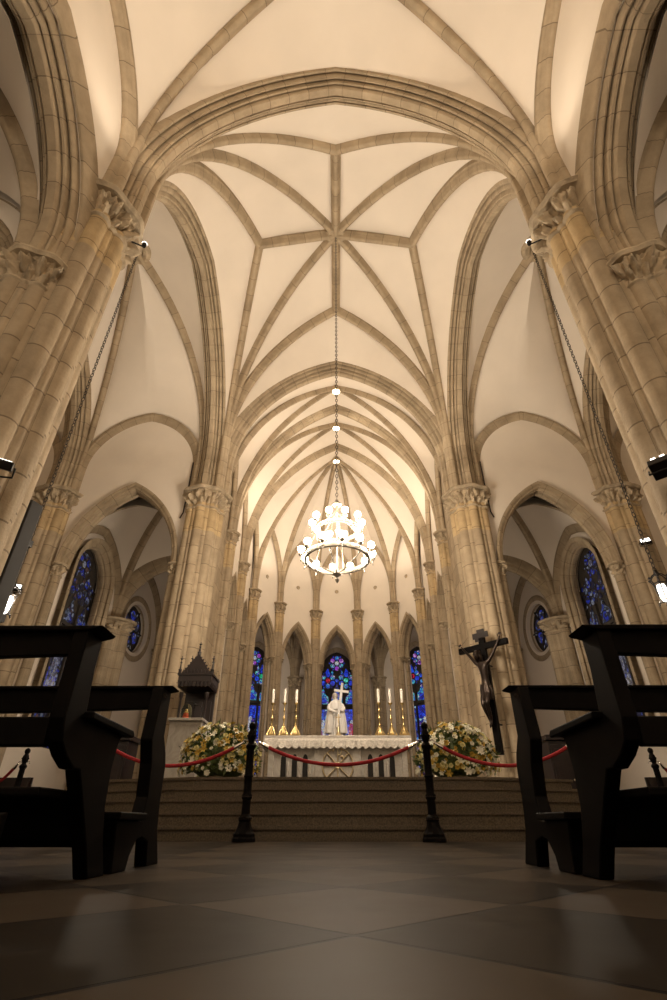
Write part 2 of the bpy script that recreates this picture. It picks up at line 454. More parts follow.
def vault_bay(corners, z0, zrib, zedge, boss, apex, prof=RIB, edge_prof=(None,) * 4, boss_r=.26, hole=True, name='ceiling', lamp=False, edges_skip=()):
    """quadripartite bay. corners counter-clockwise [(x,y)], apex[i] = height of the arch between corner i and i+1"""
    w = MB(); bx = V(boss)
    ribs = [arc_pts((c[0], c[1], z0), boss, zrib) for c in corners]
    halves = []
    for i in range(4):
        c0 = V((*corners[i], 0)); c1 = V((*corners[(i + 1) % 4], 0)); m = (c0 + c1) / 2; m.z = apex[i]
        ze = zedge[i] if isinstance(zedge, tuple) else zedge
        a = arc_pts((c0.x, c0.y, z0), m, ze); b = arc_pts((c1.x, c1.y, z0), m, ze)
        loft(w, a, ribs[i]); loft(w, b, ribs[(i + 1) % 4])
        halves.append((a, b))
    root = w.build(name, M['plaster']); root['kind'] = 'structure'
    for r in ribs:
        mb = MB(); sweep_rib(mb, r, prof, miter_end=False); mb.build('rib', M['rib'], root)
    for i, ep in enumerate(edge_prof):
        if ep:
            mb = MB()
            for h in halves[i]: sweep_rib(mb, h, ep)
            mb.build('wall_rib', M['rib'], root)
    o = boss_mesh(boss_r, hole).build('boss', M['carved'], root, loc=(bx.x, bx.y, bx.z - .12))
    if hole:
        mb = MB(); mb.lathe([(0.001, .0), (boss_r * .5, .0)], 20); mb.build('boss_opening', M['iron'], o, loc=(0, 0, .15))
    return root

def transverse(A, B, z0, zs, za, prof, parent, name='transverse_arch'):
    m = (V((*A, 0)) + V((*B, 0))) / 2; m.z = za
    mb = MB()
    for c in (A, B):
        sweep_rib(mb, arc_pts((c[0], c[1], z0), m, zs, 24), prof)
    return mb.build(name, M['rib'], parent)

# --- plan of a clustered shaft: the outer envelope of several circles
def plan(circles, n=160, a0=0.0, a1=2 * PI):
    out = []
    for i in range(n + (0 if abs(a1 - a0 - 2 * PI) < 1e-6 else 1)):
        a = a0 + (a1 - a0) * i / n
        r = 0
        for d, ph, rad in circles:
            pe = d * math.sin(a - ph)
            if abs(pe) < rad:
                r = max(r, d * math.cos(a - ph) + math.sqrt(rad * rad - pe * pe))
        out.append((a, r))
    return out
PIER = [(0, 0, .47)] + [(.47, k * PI / 4, .155) for k in range(8)] + [(.49, PI / 8 + k * PI / 4, .075) for k in range(8)]
SHAFT = [(0, 0, .19)] + [(.15, k * PI / 3, .085) for k in range(6)]
JAMB = [(0, 0, .085)]

def shaft_mesh(pl, z0, z1, closed=True, lobe=8):
    mb = MB()
    nseg = max(1, int((z1 - z0) / 2))
    rows = []; us = []
    for i in range(nseg + 1):
        z = z0 + (z1 - z0) * i / nseg
        rows.append([(r * math.cos(a), r * math.sin(a), z) for a, r in pl]); us.append(z)
    v = []
    st_ = 2 * PI / lobe
    for i in range(len(pl) + 1):
        a = pl[i][0] if i < len(pl) else pl[0][0] + 2 * PI
        x = (a + st_ / 3) / st_; k_ = math.floor(x); fr_ = x - k_
        v.append(2 * k_ + (fr_ * 1.5 if fr_ < 2 / 3 else 1 + (fr_ - 2 / 3) * 3))
    mb.grid(rows, us, v, closed=closed)
    return mb

def capital_mesh(pl, zt, h=.6, fl=.16, leaves=16, seed=0, closed=True, amp=.08):
    """carved foliage capital below zt, following the plan pl"""
    mb = MB(); N = len(pl); rows = []
    sm = []
    for i in range(N):
        k = 5; s_ = 0; c_ = 0
        for j in range(-k, k + 1):
            q = i + j
            if not closed: q = min(N - 1, max(0, q))
            s_ += pl[q % N][1]; c_ += 1
        sm.append(s_ / c_)
    T = [0, .04, .07, .10, .16, .22, .28, .34, .40, .46, .52, .58, .64, .70, .76, .80, .84, .845, .90, .93, .95, 1.0]
    for t in T:
        row = []
        for i, (a, r) in enumerate(pl):
            if t < .12:
                d = .045 * fl / .16 * math.sin(PI * min(1, t / .11)); rr = r + d
            elif t <= .84:
                q = (t - .12) / .72
                base = r * (1 - q) + sm[i] * q + fl * .55 * q ** 1.6
                lo = max(0, math.cos(leaves * a)) ** .7 * max(0, math.sin(PI * min(1, q / .62))) ** 1.3
                hi = max(0, -math.cos(leaves * a)) ** .7 * max(0, math.sin(PI * max(0, (q - .3) / .7))) ** 1.1
                nz = noise.noise(V((math.cos(a) * r * 16, math.sin(a) * r * 16, t * 10 + seed)))
                rr = base + amp * (lo * 1.0 + hi * 1.4 - .35) + amp * .9 * nz
            elif t < .92:
                rr = sm[i] + fl * (.85 + .15 * (t - .84) / .08)
            else:
                rr = sm[i] + fl * (1.12 if t < 1 else 1.0)
            row.append((rr * math.cos(a), rr * math.sin(a), zt - h + h * t))
        rows.append(row)
    mb.grid(rows, None, None, closed=closed)
    if closed:
        mb.add([(0, 0, zt)] + rows[-1], [(0, i + 1, (i + 1) % N + 1) for i in range(N)])
    return mb

def base_mesh(pl, z0=0, h=.5):
    mb = MB(); rows = []
    for t, d in [(0, .14), (.45, .14), (.5, .10), (.6, .11), (.7, .07), (.8, .03), (.9, .05), (1, 0)]:
        rows.append([((r + d) * math.cos(a), (r + d) * math.sin(a), z0 + h * t) for a, r in pl])
    mb.grid(rows, None, None, closed=True)
    return mb

# ------------------------------------------------------------------ main dimensions
PX, PY1, PY2 = 4.30, 4.80, 13.90
AZ = 15.45
ZC = 9.30
CX = 3.94                                  # face of the crossing arches
YA, YB = PY1 + .34, PY2 - .34
YM = (YA + YB) / 2
# ------------------------------------------------------------------ floor
fm = MB(); fm.box(-16, 16, -12, 34, -.3, 0)
fl = fm.build('floor', M['floor'], smooth=False); fl['kind'] = 'structure'

# ------------------------------------------------------------------ crossing vault (star vault)
wb = MB()
BOSS = V((0, YM, 17.05)); Fp = V((0, 6.5, 16.25)); Bp = V((0, 11.95, 16.5))
cross_ribs = []
for sx in (-1, 1):
    Sp = V((sx * 2.55, YM, 16.45))
    for (cy, Tp) in ((YA, Fp), (YB, Bp)):
        c = (sx * CX, cy, ZC)
        d = arc_pts(c, BOSS, 11.4); t1 = arc_pts(c, Tp, 11.3); t2 = arc_pts(c, Sp, 11.3)
        e1 = arc_pts(c, (0, cy, AZ), 10.3); e2 = arc_pts(c, (sx * CX, YM, AZ), 10.3)
        loft(wb, e1, t1, 26, 6, .03); loft(wb, t1, d, 26, 6, .03); loft(wb, d, t2, 26, 6, .03); loft(wb, t2, e2, 26, 6, .03)
        cross_ribs += [d, t1, t2]
root = wb.build('ceiling', M['plaster']); root['kind'] = 'structure'
CROSS = root
for r in cross_ribs:
    mb = MB(); sweep_rib(mb, r, RIB, miter_end=False); mb.build('rib', M['rib'], root)
for q in (Fp, Bp, V((-2.55, YM, 16.45)), V((2.55, YM, 16.45))):
    mb = MB(); straight_rib(mb, BOSS, q, RIB); mb.build('ridge_rib', M['rib'], root)
bo = boss_mesh(.32).build('boss', M['carved'], root, loc=(0, YM, 16.92))
mb = MB(); mb.lathe([(.001, 0), (.18, 0)], 20); mb.build('boss_opening', M['iron'], bo, loc=(0, 0, .12))
for y in (PY1, PY2):
    transverse((-CX, y), (CX, y), ZC, 10.3, AZ, ARCH, root)
for sx in (-1, 1):
    transverse((sx * PX, YA), (sx * PX, YB), ZC, 10.3, AZ, ARCH, root)

# ------------------------------------------------------------------ other high vaults
nave_c = 2.35
def R4(x0, x1, y0, y1): return [(x0, y0), (x1, y0), (x1, y1), (x0, y1)]
yn0 = -.28
vault_bay(R4(-4.0, 4.0, .25, PY1 - .34), ZC, 11.45, 10.3, (0, nave_c, 15.45), (AZ, 12.85, AZ, 12.85), edge_prof=(None, RIB, None, RIB), name='ceiling')
vault_bay(R4(-4.0, 4.0, -7.0, -.43), ZC, 11.45, 10.3, (0, -4.1, 15.45), (AZ, 12.45, AZ, 12.45), name='ceiling')
transverse((-3.94, -.1), (3.94, -.1), ZC, 10.3, AZ, ARCH, root)
for sx in (-1, 1):
    for (xa, xb, first) in ((4.66, 8.8, True), (9.5, 13.2, False)):
        x0, x1 = sorted((sx * xa, sx * xb))
        ap = [12.75, 15.2, 12.75, AZ] if sx > 0 else [12.75, AZ, 12.75, 15.2]
        if not first: ap = [12.75, 15.2, 12.75, 15.2]
        vault_bay(R4(x0, x1, YA, YB + .2), ZC, 10.9, 10.3, (sx * (6.65 if first else 11.2), YM, 16.25), ap, edge_prof=(RIB, None, RIB, None), boss_r=.5, name='ceiling')
    transverse((sx * 9.15, YA), (sx * 9.15, YB), ZC, 10.3, 15.2, ARCH, root)

# chancel bays and apse
XC = 3.92
Y2, Y3 = 16.2, 18.8
vault_bay(R4(-XC, XC, PY2 + .34, Y2 - .12), ZC - .1, 9.4, (10.3, 9.4, 9.4, 9.4), (0, 15.3, 15.85), (AZ, 12.8, 15.45, 12.8), prof=RIBS, edge_prof=(None, RIBS, None, RIBS), boss_r=.17, hole=False, name='ceiling')
vault_bay(R4(-XC, XC, Y2 + .12, Y3 - .12), ZC - .1, 9.4, 9.4, (0, 17.5, 15.72), (15.45, 12.8, 15.45, 12.8), prof=RIBS, edge_prof=(None, RIBS, None, RIBS), boss_r=.17, hole=False, name='ceiling')
transverse((-XC, Y2), (XC, Y2), ZC - .1, 9.4, 15.45, sc_prof(ARCH_S, .78), root)
transverse((-XC, Y3), (XC, Y3), ZC - .1, 9.4, 15.45, sc_prof(ARCH_S, .78), root)
AP = [(-XC, Y3), (-3.82, 21.6), (-2.78, 23.25), (-1.05, 24.3), (1.05, 24.3), (2.78, 23.25), (3.82, 21.6), (XC, Y3)]
apb = V((0, 20.1, 15.8))
w = MB(); aribs = [arc_pts((x, y, ZC - .1), apb if 0 < i < 7 else (0, Y3, 15.4), 9.4, 20) for i, (x, y) in enumerate(AP)]
fr = []
for i in range(7):
    m_ = (V((*AP[i], 0)) + V((*AP[i + 1], 0))) / 2; m_.z = 12.85
    a = arc_pts((*AP[i], ZC - .1), m_, 9.9); b = arc_pts((*AP[i + 1], ZC - .1), m_, 9.9)
    fr.append((a, b)); k_ = .06 if 0 < i < 6 else 0
    loft(w, a, aribs[i], bulge=k_); loft(w, b, aribs[i + 1], bulge=k_)
w.add([(0, Y3 - .1, 15.42), (0, Y3, 15.4), tuple(apb), tuple(fr[0][0][-1]), tuple(fr[6][0][-1])], [(1, 2, 3), (1, 2, 4)])
aroot = w.build('ceiling', M['plaster']); aroot['kind'] = 'structure'
for r in aribs[1:-1]:
    mb = MB(); sweep_rib(mb, r, sc_prof(RIB, .75), miter_end=False); mb.build('rib', M['rib'], aroot)
for a, b in fr:
    mb = MB(); sweep_rib(mb, a, RIBS); sweep_rib(mb, b, RIBS); mb.build('wall_rib', M['rib'], aroot)
boss_mesh(.22, False).build('boss', M['carved'], aroot, loc=(0, 20.1, 15.7))

# ------------------------------------------------------------------ walls with pointed openings
def arch_z(s, half, zs, za):
    s = min(half, abs(s)); H = za - zs
    R = (half * half + H * H) / (2 * half)
    q = half - s
    return zs + math.sqrt(max(0, R * R - (R - q) ** 2))

def wall(name, A, B, z0, z1, th, op=None, mat=None, rose=None, both=True):
    """A->B front face line; the thickness th goes to the left of A->B. op=(s_centre, half, sill, zs, za)"""
    A = V((*A, 0)); B = V((*B, 0)); L = (B - A).length; d = (B - A) / L; nrm = V((-d.y, d.x, 0))
    S = {0, L}
    lo = {}; 
    if op:
        sc, half, sill, zs, za = op
        k = 20
        for i in range(k + 1): S.add(sc - half * math.cos(PI * i / k))
    if rose:
        sc, rz, rr = rose
        for i in range(25): S.add(sc - rr * math.cos(PI * i / 24))
    S = sorted(S)
    mb = MB()
    def P(s, z, t): return A + d * s + V((0, 0, z)) + nrm * t
    def q(s0, s1, a0, a1, b0, b1):
        for t in ((0, th) if both else (0,)):
            mb.add([P(s0, a0, t), P(s1, a1, t), P(s1, b1, t), P(s0, b0, t)], [(0, 1, 2, 3)], [[(a0, s0), (a1, s1), (b1, s1), (b0, s0)]])
    for s0, s1 in zip(S, S[1:]):
        if s1 - s0 < 1e-6: continue
        mid = (s0 + s1) / 2
        if op and abs(mid - sc) < half:
            za0 = arch_z(s0 - sc, half, zs, za); za1 = arch_z(s1 - sc, half, zs, za)
            q(s0, s1, za0, za1, z1, z1)
            mb.add([P(s0, za0, 0), P(s1, za1, 0), P(s1, za1, th), P(s0, za0, th)], [(0, 1, 2, 3)])
            if sill > z0:
                q(s0, s1, z0, z0, sill, sill)
                mb.add([P(s0, sill, 0), P(s1, sill, 0), P(s1, sill, th), P(s0, sill, th)], [(0, 1, 2, 3)])
        elif rose and abs(mid - sc) < rr:
            h0 = math.sqrt(max(0, rr * rr - (s0 - sc) ** 2)); h1 = math.sqrt(max(0, rr * rr - (s1 - sc) ** 2))
            q(s0, s1, rz + h0, rz + h1, z1, z1); q(s0, s1, z0, z0, rz - h0, rz - h1)
            for g in (1, -1):
                mb.add([P(s0, rz + g * h0, 0), P(s1, rz + g * h1, 0), P(s1, rz + g * h1, th), P(s0, rz + g * h0, th)], [(0, 1, 2, 3)])
        else:
            q(s0, s1, z0, z0, z1, z1)
    if op:
        for sd in (sc - half, sc + half):
            mb.add([P(sd, sill, 0), P(sd, zs, 0), P(sd, zs, th), P(sd, sill, th)], [(0, 1, 2, 3)])
    o = mb.build(name, mat or M['plaster'], smooth=False); o['kind'] = 'structure'
    return o, P, d, nrm

def ring_arch(P, sc, half, zs, za, t, prof, zlow=None, out=0.0):
    """moulding round a pointed opening; t = position through the wall; the profile's b points into the opening"""
    mb = MB()
    for g in (-1, 1):
        a = P(sc + g * (half + out), zs, t); m = P(sc, za + out, t)
        pts = arc_pts(a, m, zs, 16)
        if zlow is not None:
            pts = [V((a.x, a.y, zlow + (zs - zlow) * i / 6)) for i in range(6)] + pts
        sweep_rib(mb, pts, prof)
    return mb

def small_capital(P3, r=.12, h=.35, parent=None, shaft_to=None, seed=1, name='capital'):
    pl = plan([(0, 0, r)], 48)
    o = capital_mesh(pl, 0, h, fl=.09, leaves=5, seed=seed, amp=.06).build(name, M['carved'], parent, loc=P3)
    if shaft_to is not None:
        s = shaft_mesh(pl, shaft_to - P3[2], -h + .02).build('jamb_shaft', M['stone'], parent, loc=P3)
    return o

OP = full_prof([(.19, -.03), (.19, .05), (.165, .08), (.13, .07), (.115, .10), (.11, .15), (.075, .17), (.05, .16), (.035, .19), (0, .20)])
walls = []
for sx in (-1, 1):
    # transept east wall with the tall opening to the side chapel
    A, B = ((-8.7, 13.72), (-4.78, 13.72)) if sx < 0 else ((4.78, 13.72), (8.7, 13.72))
    scn_ = 8.7 - 6.66 if sx < 0 else 6.66 - 4.78
    w_, P, d, nr = wall('wall_east_left' if sx < 0 else 'wall_east_right', A, B, 0, 13.4, .55, op=(scn_, 1.80, 0, 6.75, 9.66))
    ring_arch(P, scn_, 1.80, 6.75, 9.66, .04, OP).build('arch_moulding', M['rib'], w_)
    ring_arch(P, scn_, 1.82, 6.75, 9.68, .32, sc_prof(ARCH_S, .75)).build('arch_moulding', M['rib'], w_)
    for g in (-1, 1):
        p = P(scn_ + g * 1.76, 6.78, .06); small_capital((p.x, p.y, 6.78), .14, .42, w_, 0, seed=3 + g)
    # nave arcade wall
    A, B = ((-4.04, -.6), (-4.04, 4.5)) if sx < 0 else ((4.04, 4.5), (4.04, -.6))
    cc = 2.9 if sx < 0 else 4.5 - 2.3
    w_, P, d, nr = wall('wall_nave_left' if sx < 0 else 'wall_nave_right', A, B, 7.1, 13.3, .76, op=(cc, 2.06, 7.1, 7.37, 10.12))
    AW = [(a, b) for a, b in ARCH]
    ring_arch(P, cc, 2.08, 7.37, 10.14, .36, ARCH, zlow=7.05).build('arch_moulding', M['rib'], w_)
    A, B = ((-4.04, -7.2), (-4.04, -.6)) if sx < 0 else ((4.04, -.6), (4.04, -7.2))
    wall('wall_nave_rear_left' if sx < 0 else 'wall_nave_rear_right', A, B, 0, 13.3, .5)
    # transept west wall above the aisle arch
    A, B = ((-4.78, 5.1), (-8.7, 5.1)) if sx < 0 else ((8.7, 5.1), (4.78, 5.1))
    cc = 6.6 - 4.78 if sx < 0 else 8.7 - 6.6
    w_, P, d, nr = wall('wall_west_left' if sx < 0 else 'wall_west_right', A, B, 0, 13.3, .6, op=(cc, 1.62, 0, 6.95, 9.45))
    ring_arch(P, cc, 1.66, 6.95, 9.5, .3, sc_prof(ARCH, .8)).build('arch_moulding', M['rib'], w_)
    # outer transept bay and end wall
    A, B = ((-13.4, 13.72), (-9.6, 13.72)) if sx < 0 else ((9.6, 13.72), (13.4, 13.72))
    wall('wall_outer_east_left' if sx < 0 else 'wall_outer_east_right', A, B, 0, 13.4, .4)
    A, B = ((-9.6, 5.1), (-13.4, 5.1)) if sx < 0 else ((13.4, 5.1), (9.6, 5.1))
    wall('wall_outer_west_left' if sx < 0 else 'wall_outer_west_right', A, B, 0, 13.4, .4)
    A, B = ((-13.25, 4.7), (-13.25, 14.1)) if sx < 0 else ((13.25, 14.1), (13.25, 4.7))
    wall('wall_end_left' if sx < 0 else 'wall_end_right', A, B, 0, 16, .4)
    # aisle beside the nave
    x0, x1 = sorted((sx * 4.70, sx * 8.3))
    vault_bay(R4(x0, x1, .1, 4.4), 7.0, 7.2, 7.05, ((x0 + x1) / 2, 2.3, 11.2), (9.9, 9.9, 9.9, 9.9), prof=RIB, edge_prof=(ARCH_S, None, None, None), boss_r=.2, hole=False)
    A, B = ((-8.35, -1.2), (-8.35, 5.1)) if sx < 0 else ((8.35, 5.1), (8.35, -1.2))
    wall('wall_aisle_left' if sx < 0 else 'wall_aisle_right', A, B, 0, 11, .3)
    # chancel side walls (in three bays)
    for (y0, y1, oc, oh) in ((PY2 + .45, Y2, None, 0), (Y2, Y3, 17.5, .80), (Y3, 21.7, 20.2, .88)):
        A, B = ((-4.0, y0), (-4.0, y1)) if sx < 0 else ((4.0, y1), (4.0, y0))
        op = None
        if oc: op = ((oc - y0) if sx < 0 else (y1 - oc), oh, 0, 6.5, 8.25)
        w_, P, d, nr = wall(('wall_chancel_left' if sx < 0 else 'wall_chancel_right') + f'_{int(y0)}', A, B, 0, 13.2, .55, op=op, mat=None if op else M['stone'])
        if op:
            ring_arch(P, op[0], oh, 6.5, 8.25, .03, OP).build('arch_moulding', M['rib'], w_)
            ring_arch(P, op[0], oh, 6.5, 8.25, .28, sc_prof(ARCH_S, .8)).build('arch_moulding', M['rib'], w_)
            for g in (-1, 1):
                p = P(op[0] + g * (oh - .02), 6.5, .02); small_capital((p.x, p.y, 6.52), .10, .32, w_, .3, seed=5 + g)
# rear wall
wall('wall_rear', (4.2, -7.2), (-4.2, -7.2), 0, 16, .3)
# apse panels
for i in range(1, 6):
    wd = .06 if i == 3 else .02
    a = V(AP[i]); b = V(AP[i + 1]); d = (b - a).normalized(); nr = V((-d.y, d.x))
    # front line runs left to right seen from inside, thickness outward (to the left of A->B)
    A = a - d * .12 + nr * .10; B = b + d * .12 + nr * .10
    L = (B - A).length
    w_, P, d3, nr3 = wall(f'wall_apse_{i}', (A.x, A.y), (B.x, B.y), 0, 13.2, .5, op=(L / 2, .78 + wd, 0, 6.55, 8.42))
    ring_arch(P, L / 2, .80 + wd, 6.55, 8.44, .0, OP).build('arch_moulding', M['rib'], w_)
    ring_arch(P, L / 2, .77 + wd, 6.55, 8.40, .26, sc_prof(ARCH_S, .72)).build('arch_moulding', M['rib'], w_)
    for g in (-1, 1):
        p = P(L / 2 + g * (.77 + wd), 6.5, -.02); small_capital((p.x, p.y, 6.58), .085, .30, w_, .3, seed=i * 2 + g)
        p = P(L / 2 + g * (.74 + wd), 6.5, .28); small_capital((p.x, p.y, 6.58), .085, .30, w_, .3, seed=i * 3 + g)
    # small grey vent roses above the arches
    mb = MB(); mb.lathe([(.001, .02), (.05, .03), (.09, .02), (.10, 0)], 14)
    p = P(L / 2, 10.3, -.01)
    o = mb.build('wall_vent', M['carved'], w_, loc=p); o.rotation_euler = (PI / 2, 0, math.atan2(nr3.y, nr3.x) - PI / 2 + 0)

# ------------------------------------------------------------------ ambulatory and side chapels
def rosette(mb, P, s, z, r, t, petals=6, mats=(1, 3, 6, 2)):
    def disc(cs, cz, rr, mi, n=14):
        pts = [P(cs + rr * math.cos(2 * PI * k / n), cz + rr * math.sin(2 * PI * k / n), t) for k in range(n)]
        mb.add(pts, [list(range(n))], None, mi)
    disc(s, z, r * .26, mats[1])
    for k in range(petals):
        a = 2 * PI * k / petals + PI / 2
        disc(s + r * .62 * math.cos(a), z + r * .62 * math.sin(a), r * .27, mats[0] if k % 2 else mats[2])
        a += PI / petals
        disc(s + r * .88 * math.cos(a), z + r * .88 * math.sin(a), r * .10, mats[3], 8)

def bar(mb, P, s0, z0, s1, z1, w, t0, t1):
    dx, dz = s1 - s0, z1 - z0; L = math.hypot(dx, dz); ux, uz = -dz / L * w / 2, dx / L * w / 2
    c = [(s0 + ux, z0 + uz), (s1 + ux, z1 + uz), (s1 - ux, z1 - uz), (s0 - ux, z0 - uz)]
    vs = [P(a, b, t0) for a, b in c] + [P(a, b, t1) for a, b in c]
    mb.add(vs, [(0, 1, 2, 3), (7, 6, 5, 4), (0, 4, 5, 1), (1, 5, 6, 2), (2, 6, 7, 3), (3, 7, 4, 0)])

def lancet(P, s, half, sill, zs, za, th, bright=True, dz=0, fs=1.0):
    """stained glass window set in a pointed opening"""
    win = empty(sname('window'), kind='structure')
    mb = MB()
    ring_o = ring_arch(P, s, half + .02 + (fs - 1) * .2, zs, za + .02 + (fs - 1) * .2, -.0, sc_prof(OP, fs), zlow=sill).build('window_frame', M['rib'], win)
    # stone plate behind the glass
    n = 24; t = th * .55
    pts = [P(s + half * math.cos(PI - PI * i / n) * 1.0, arch_z(half * math.cos(PI - PI * i / n), half, zs, za), t) for i in range(n + 1)]
    pts = [P(s - half, sill, t)] + pts + [P(s + half, sill, t)]
    c = P(s, (sill + zs) / 2, t)
    mb.add([c] + pts, [(0, i + 1, i + 2) for i in range(len(pts) - 1)] + [(0, len(pts), 1)])
    P0 = P
    P = lambda a_, z_, t_: P0(a_, z_ + (dz if z_ > 3.6 else 0), t_)
    # bars
    k = half / 1.05
    for (a, b, c_, d_) in ((-half, 5.4, half, 5.4), (-half, 3.4, half, 3.4), (-.36 * k, sill, -.36 * k, 6.25), (.36 * k, sill, .36 * k, 6.25), (-half * .98, sill, -half * .98, zs - dz), (half * .98, sill, half * .98, zs - dz)):
        bar(mb, P, s + a, b, s + c_, d_, .07 if a != -half else .11, t - .09, t + .01)
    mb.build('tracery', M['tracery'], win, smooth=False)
    g = MB(); tg = t - .03
    def poly(pts, mi): g.add([P(s + a * k, b, tg) for a, b in pts], [list(range(len(pts)))], None, mi)
    rnd = random.Random(int(s * 10) + int(half * 100) + int(za * 7))
    for j, cx in enumerate((-.70, 0, .70)):
        w2 = .30
        z_ = sill + .08
        while z_ < 5.2:
            z2 = min(5.33, z_ + .62)
            if abs(z2 - 3.4) < .15: z2 = 3.34
            poly([(cx - w2, z_), (cx + w2, z_), (cx + w2, z2 - .03), (cx - w2, z2 - .03)], 0 if rnd.random() < .6 else 2)
            z_ = z2 + (.07 if abs(z2 - 3.34) < .01 else 0)
        # a robed figure in each light
        def el(cx_, cz, ra, rb, mi):
            g.add([P(s + (cx_ + ra * math.cos(2 * PI * q / 12)) * k, cz + rb * math.sin(2 * PI * q / 12), tg - .006) for q in range(12)], [list(range(12))], None, mi)
        el(cx, 4.15, .15, .42, 4 if j != 2 else 3); el(cx + .03, 4.62, .09, .1, 4); el(cx - .08, 3.95, .09, .3, 3 if j != 2 else 4)
        poly([(cx - .27, 5.5), (cx + .27, 5.5), (cx + .27, 5.85), (cx + .12, 5.98), (cx + .06, 6.2), (cx, 6.28), (cx - .06, 6.2), (cx - .12, 5.98), (cx - .27, 5.85)], 1)
        g.add([P(s + (cx + a) * k, b, tg - .006) for a, b in [(-.16, 5.52), (.16, 5.52), (.16, 5.72), (0, 5.85), (-.16, 5.72)]], [[0, 1, 2, 3, 4]], None, 2)
    rosette(g, P, s - .46 * k, 6.72, .45 * k, tg, 6, (1, 3 if rnd.random() < .5 else 5, 2, 0))
    rosette(g, P, s + .46 * k, 6.72, .45 * k, tg, 6, (1, 5, 2, 0))
    rosette(g, P, s, za - .72 - dz, .42 * k, tg, 6, (6, 4, 1, 2))
    poly([(-.62, 7.12), (-.38, 7.12), (-.46, 7.35)], 2); poly([(.38, 7.12), (.62, 7.12), (.46, 7.35)], 2)
    for a_ in (-.24, .24): poly([(a_ - .07, 7.12), (a_, 6.98), (a_ + .07, 7.12), (a_, 7.24)], 1)
    for a_ in (-.86, .86): poly([(a_ - .05, 6.95), (a_ + .05, 6.95), (a_ * .96, 7.12)], 2)
    poly([(-.07, 6.62), (.07, 6.62), (0, 6.86)], 2)
    poly([(-.1, 6.3), (.1, 6.3), (0, 6.55)], 0); poly([(-.93, 6.3), (-.8, 6.3), (-.86, 6.45)], 0); poly([(.8, 6.3), (.93, 6.3), (.86, 6.45)], 0)
    mats = [M[x] for x in GL] if bright else [M['g_dim'], M['g_dim'], M['g_dimblue'], M['g_dim'], M['g_dimpale'], M['g_dim'], M['g_dimblue']]
    g.build('glass', mats, win, smooth=False)
    return win

OV = [(-9.0, 14.4), (-8.75, 18.9), (-8.3, 22.9), (-6.24, 25.7), (-2.3, 27.9), (2.3, 27.9), (6.24, 25.7), (8.3, 22.9), (8.75, 18.9), (9.0, 14.4)]
IV = [(-4.6, 14.4), (-4.6, 18.85), (-4.35, 21.9), (-3.1, 23.75), (-1.15, 24.9), (1.15, 24.9), (3.1, 23.75), (4.35, 21.9), (4.6, 18.85), (4.6, 14.4)]
for i in range(9):
    A = V(OV[i]); B = V(OV[i + 1]); L = (B - A).length
    kind = {0: 'lancet', 1: 'rose', 2: 'lancet', 3: 'lancet', 4: 'lancet', 5: 'lancet', 6: 'lancet', 7: 'rose', 8: 'lancet'}[i]
    half = {0: 1.2, 8: 1.2, 4: 1.12}.get(i, 1.05)
    sc_ = L / 2
    if i == 0: sc_ = 2.0
    if i == 8: sc_ = L - 2.0
    hz = .42 if i in (0, 8) else 0
    if kind == 'lancet':
        w_, P, d, nr = wall(f'wall_outer_{i+1}', A, B, 0, 11.2, .5, op=(sc_, half, 2.1, 7.0 + hz, 8.35 + hz))
        lancet(P, sc_, half, 2.1, 7.0 + hz, 8.35 + hz, .5, bright=i not in (0, 8), dz=hz, fs=1.7 if hz else 1.0)
    else:
        rs = L * .47 if i == 1 else L * .53
        w_, P, d, nr = wall(f'wall_outer_{i+1}', A, B, 0, 11.2, .5, rose=(rs, 7.15, 1.0))
        win = empty(sname('window'), kind='structure')
        mb = MB(); t = .3
        mb.add([P(rs, 7.15, t)] + [P(rs + 1.02 * math.cos(2 * PI * k / 32), 7.15 + 1.02 * math.sin(2 * PI * k / 32), t) for k in range(32)], [(0, k + 1, (k + 1) % 32 + 1) for k in range(32)])
        for k in range(6):
            a = PI * k / 3
            bar(mb, P, rs, 7.15, rs + .98 * math.cos(a), 7.15 + .98 * math.sin(a), .05, t - .08, t)
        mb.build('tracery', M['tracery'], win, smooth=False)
        g = MB(); rosette(g, P, rs, 7.15, .88, t - .03, 6, (0, 4, 2, 4))
        g.build('glass', [M['g_dim'], M['g_dim'], M['g_dimblue'], M['g_dim'], M['g_dimpale'], M['g_dim'], M['g_dimblue']], win, smooth=False)
        mb = MB()
        rows = []
        for k in range(37):
            a = 2 * PI * k / 36
            rows.append([P(rs + (1.26 - b * 1.25) * math.cos(a), 7.15 + (1.26 - b * 1.25) * math.sin(a), tt) for tt, b in ((-.02, -.08), (-.05, -.02), (-.05, .05), (.0, .1), (.02, .16), (.1, .19), (.2, .24))])
        mb.grid(rows, [k * .2 for k in range(37)], [k * .01 for k in range(7)])
        mb.build('window_frame', M['rib'], win)
    # vault over the bay
    c = [OV[i], OV[i + 1], IV[i + 1], IV[i]]
    cen = sum((V(q) for q in c), V((0, 0))) / 4
    b_ = (cen.x, cen.y, 10.75)
    if i in (0, 8): b_ = (-6.6 if i == 0 else 6.6, 16.6, 10.9)
    vault_bay(c, 6.75, 6.9, 6.9, b_, (9.6, 9.3, 9.2, 9.3), prof=RIB, edge_prof=(RIB, ARCH_S if i < 8 else None, None, None), boss_r=.2, hole=False)

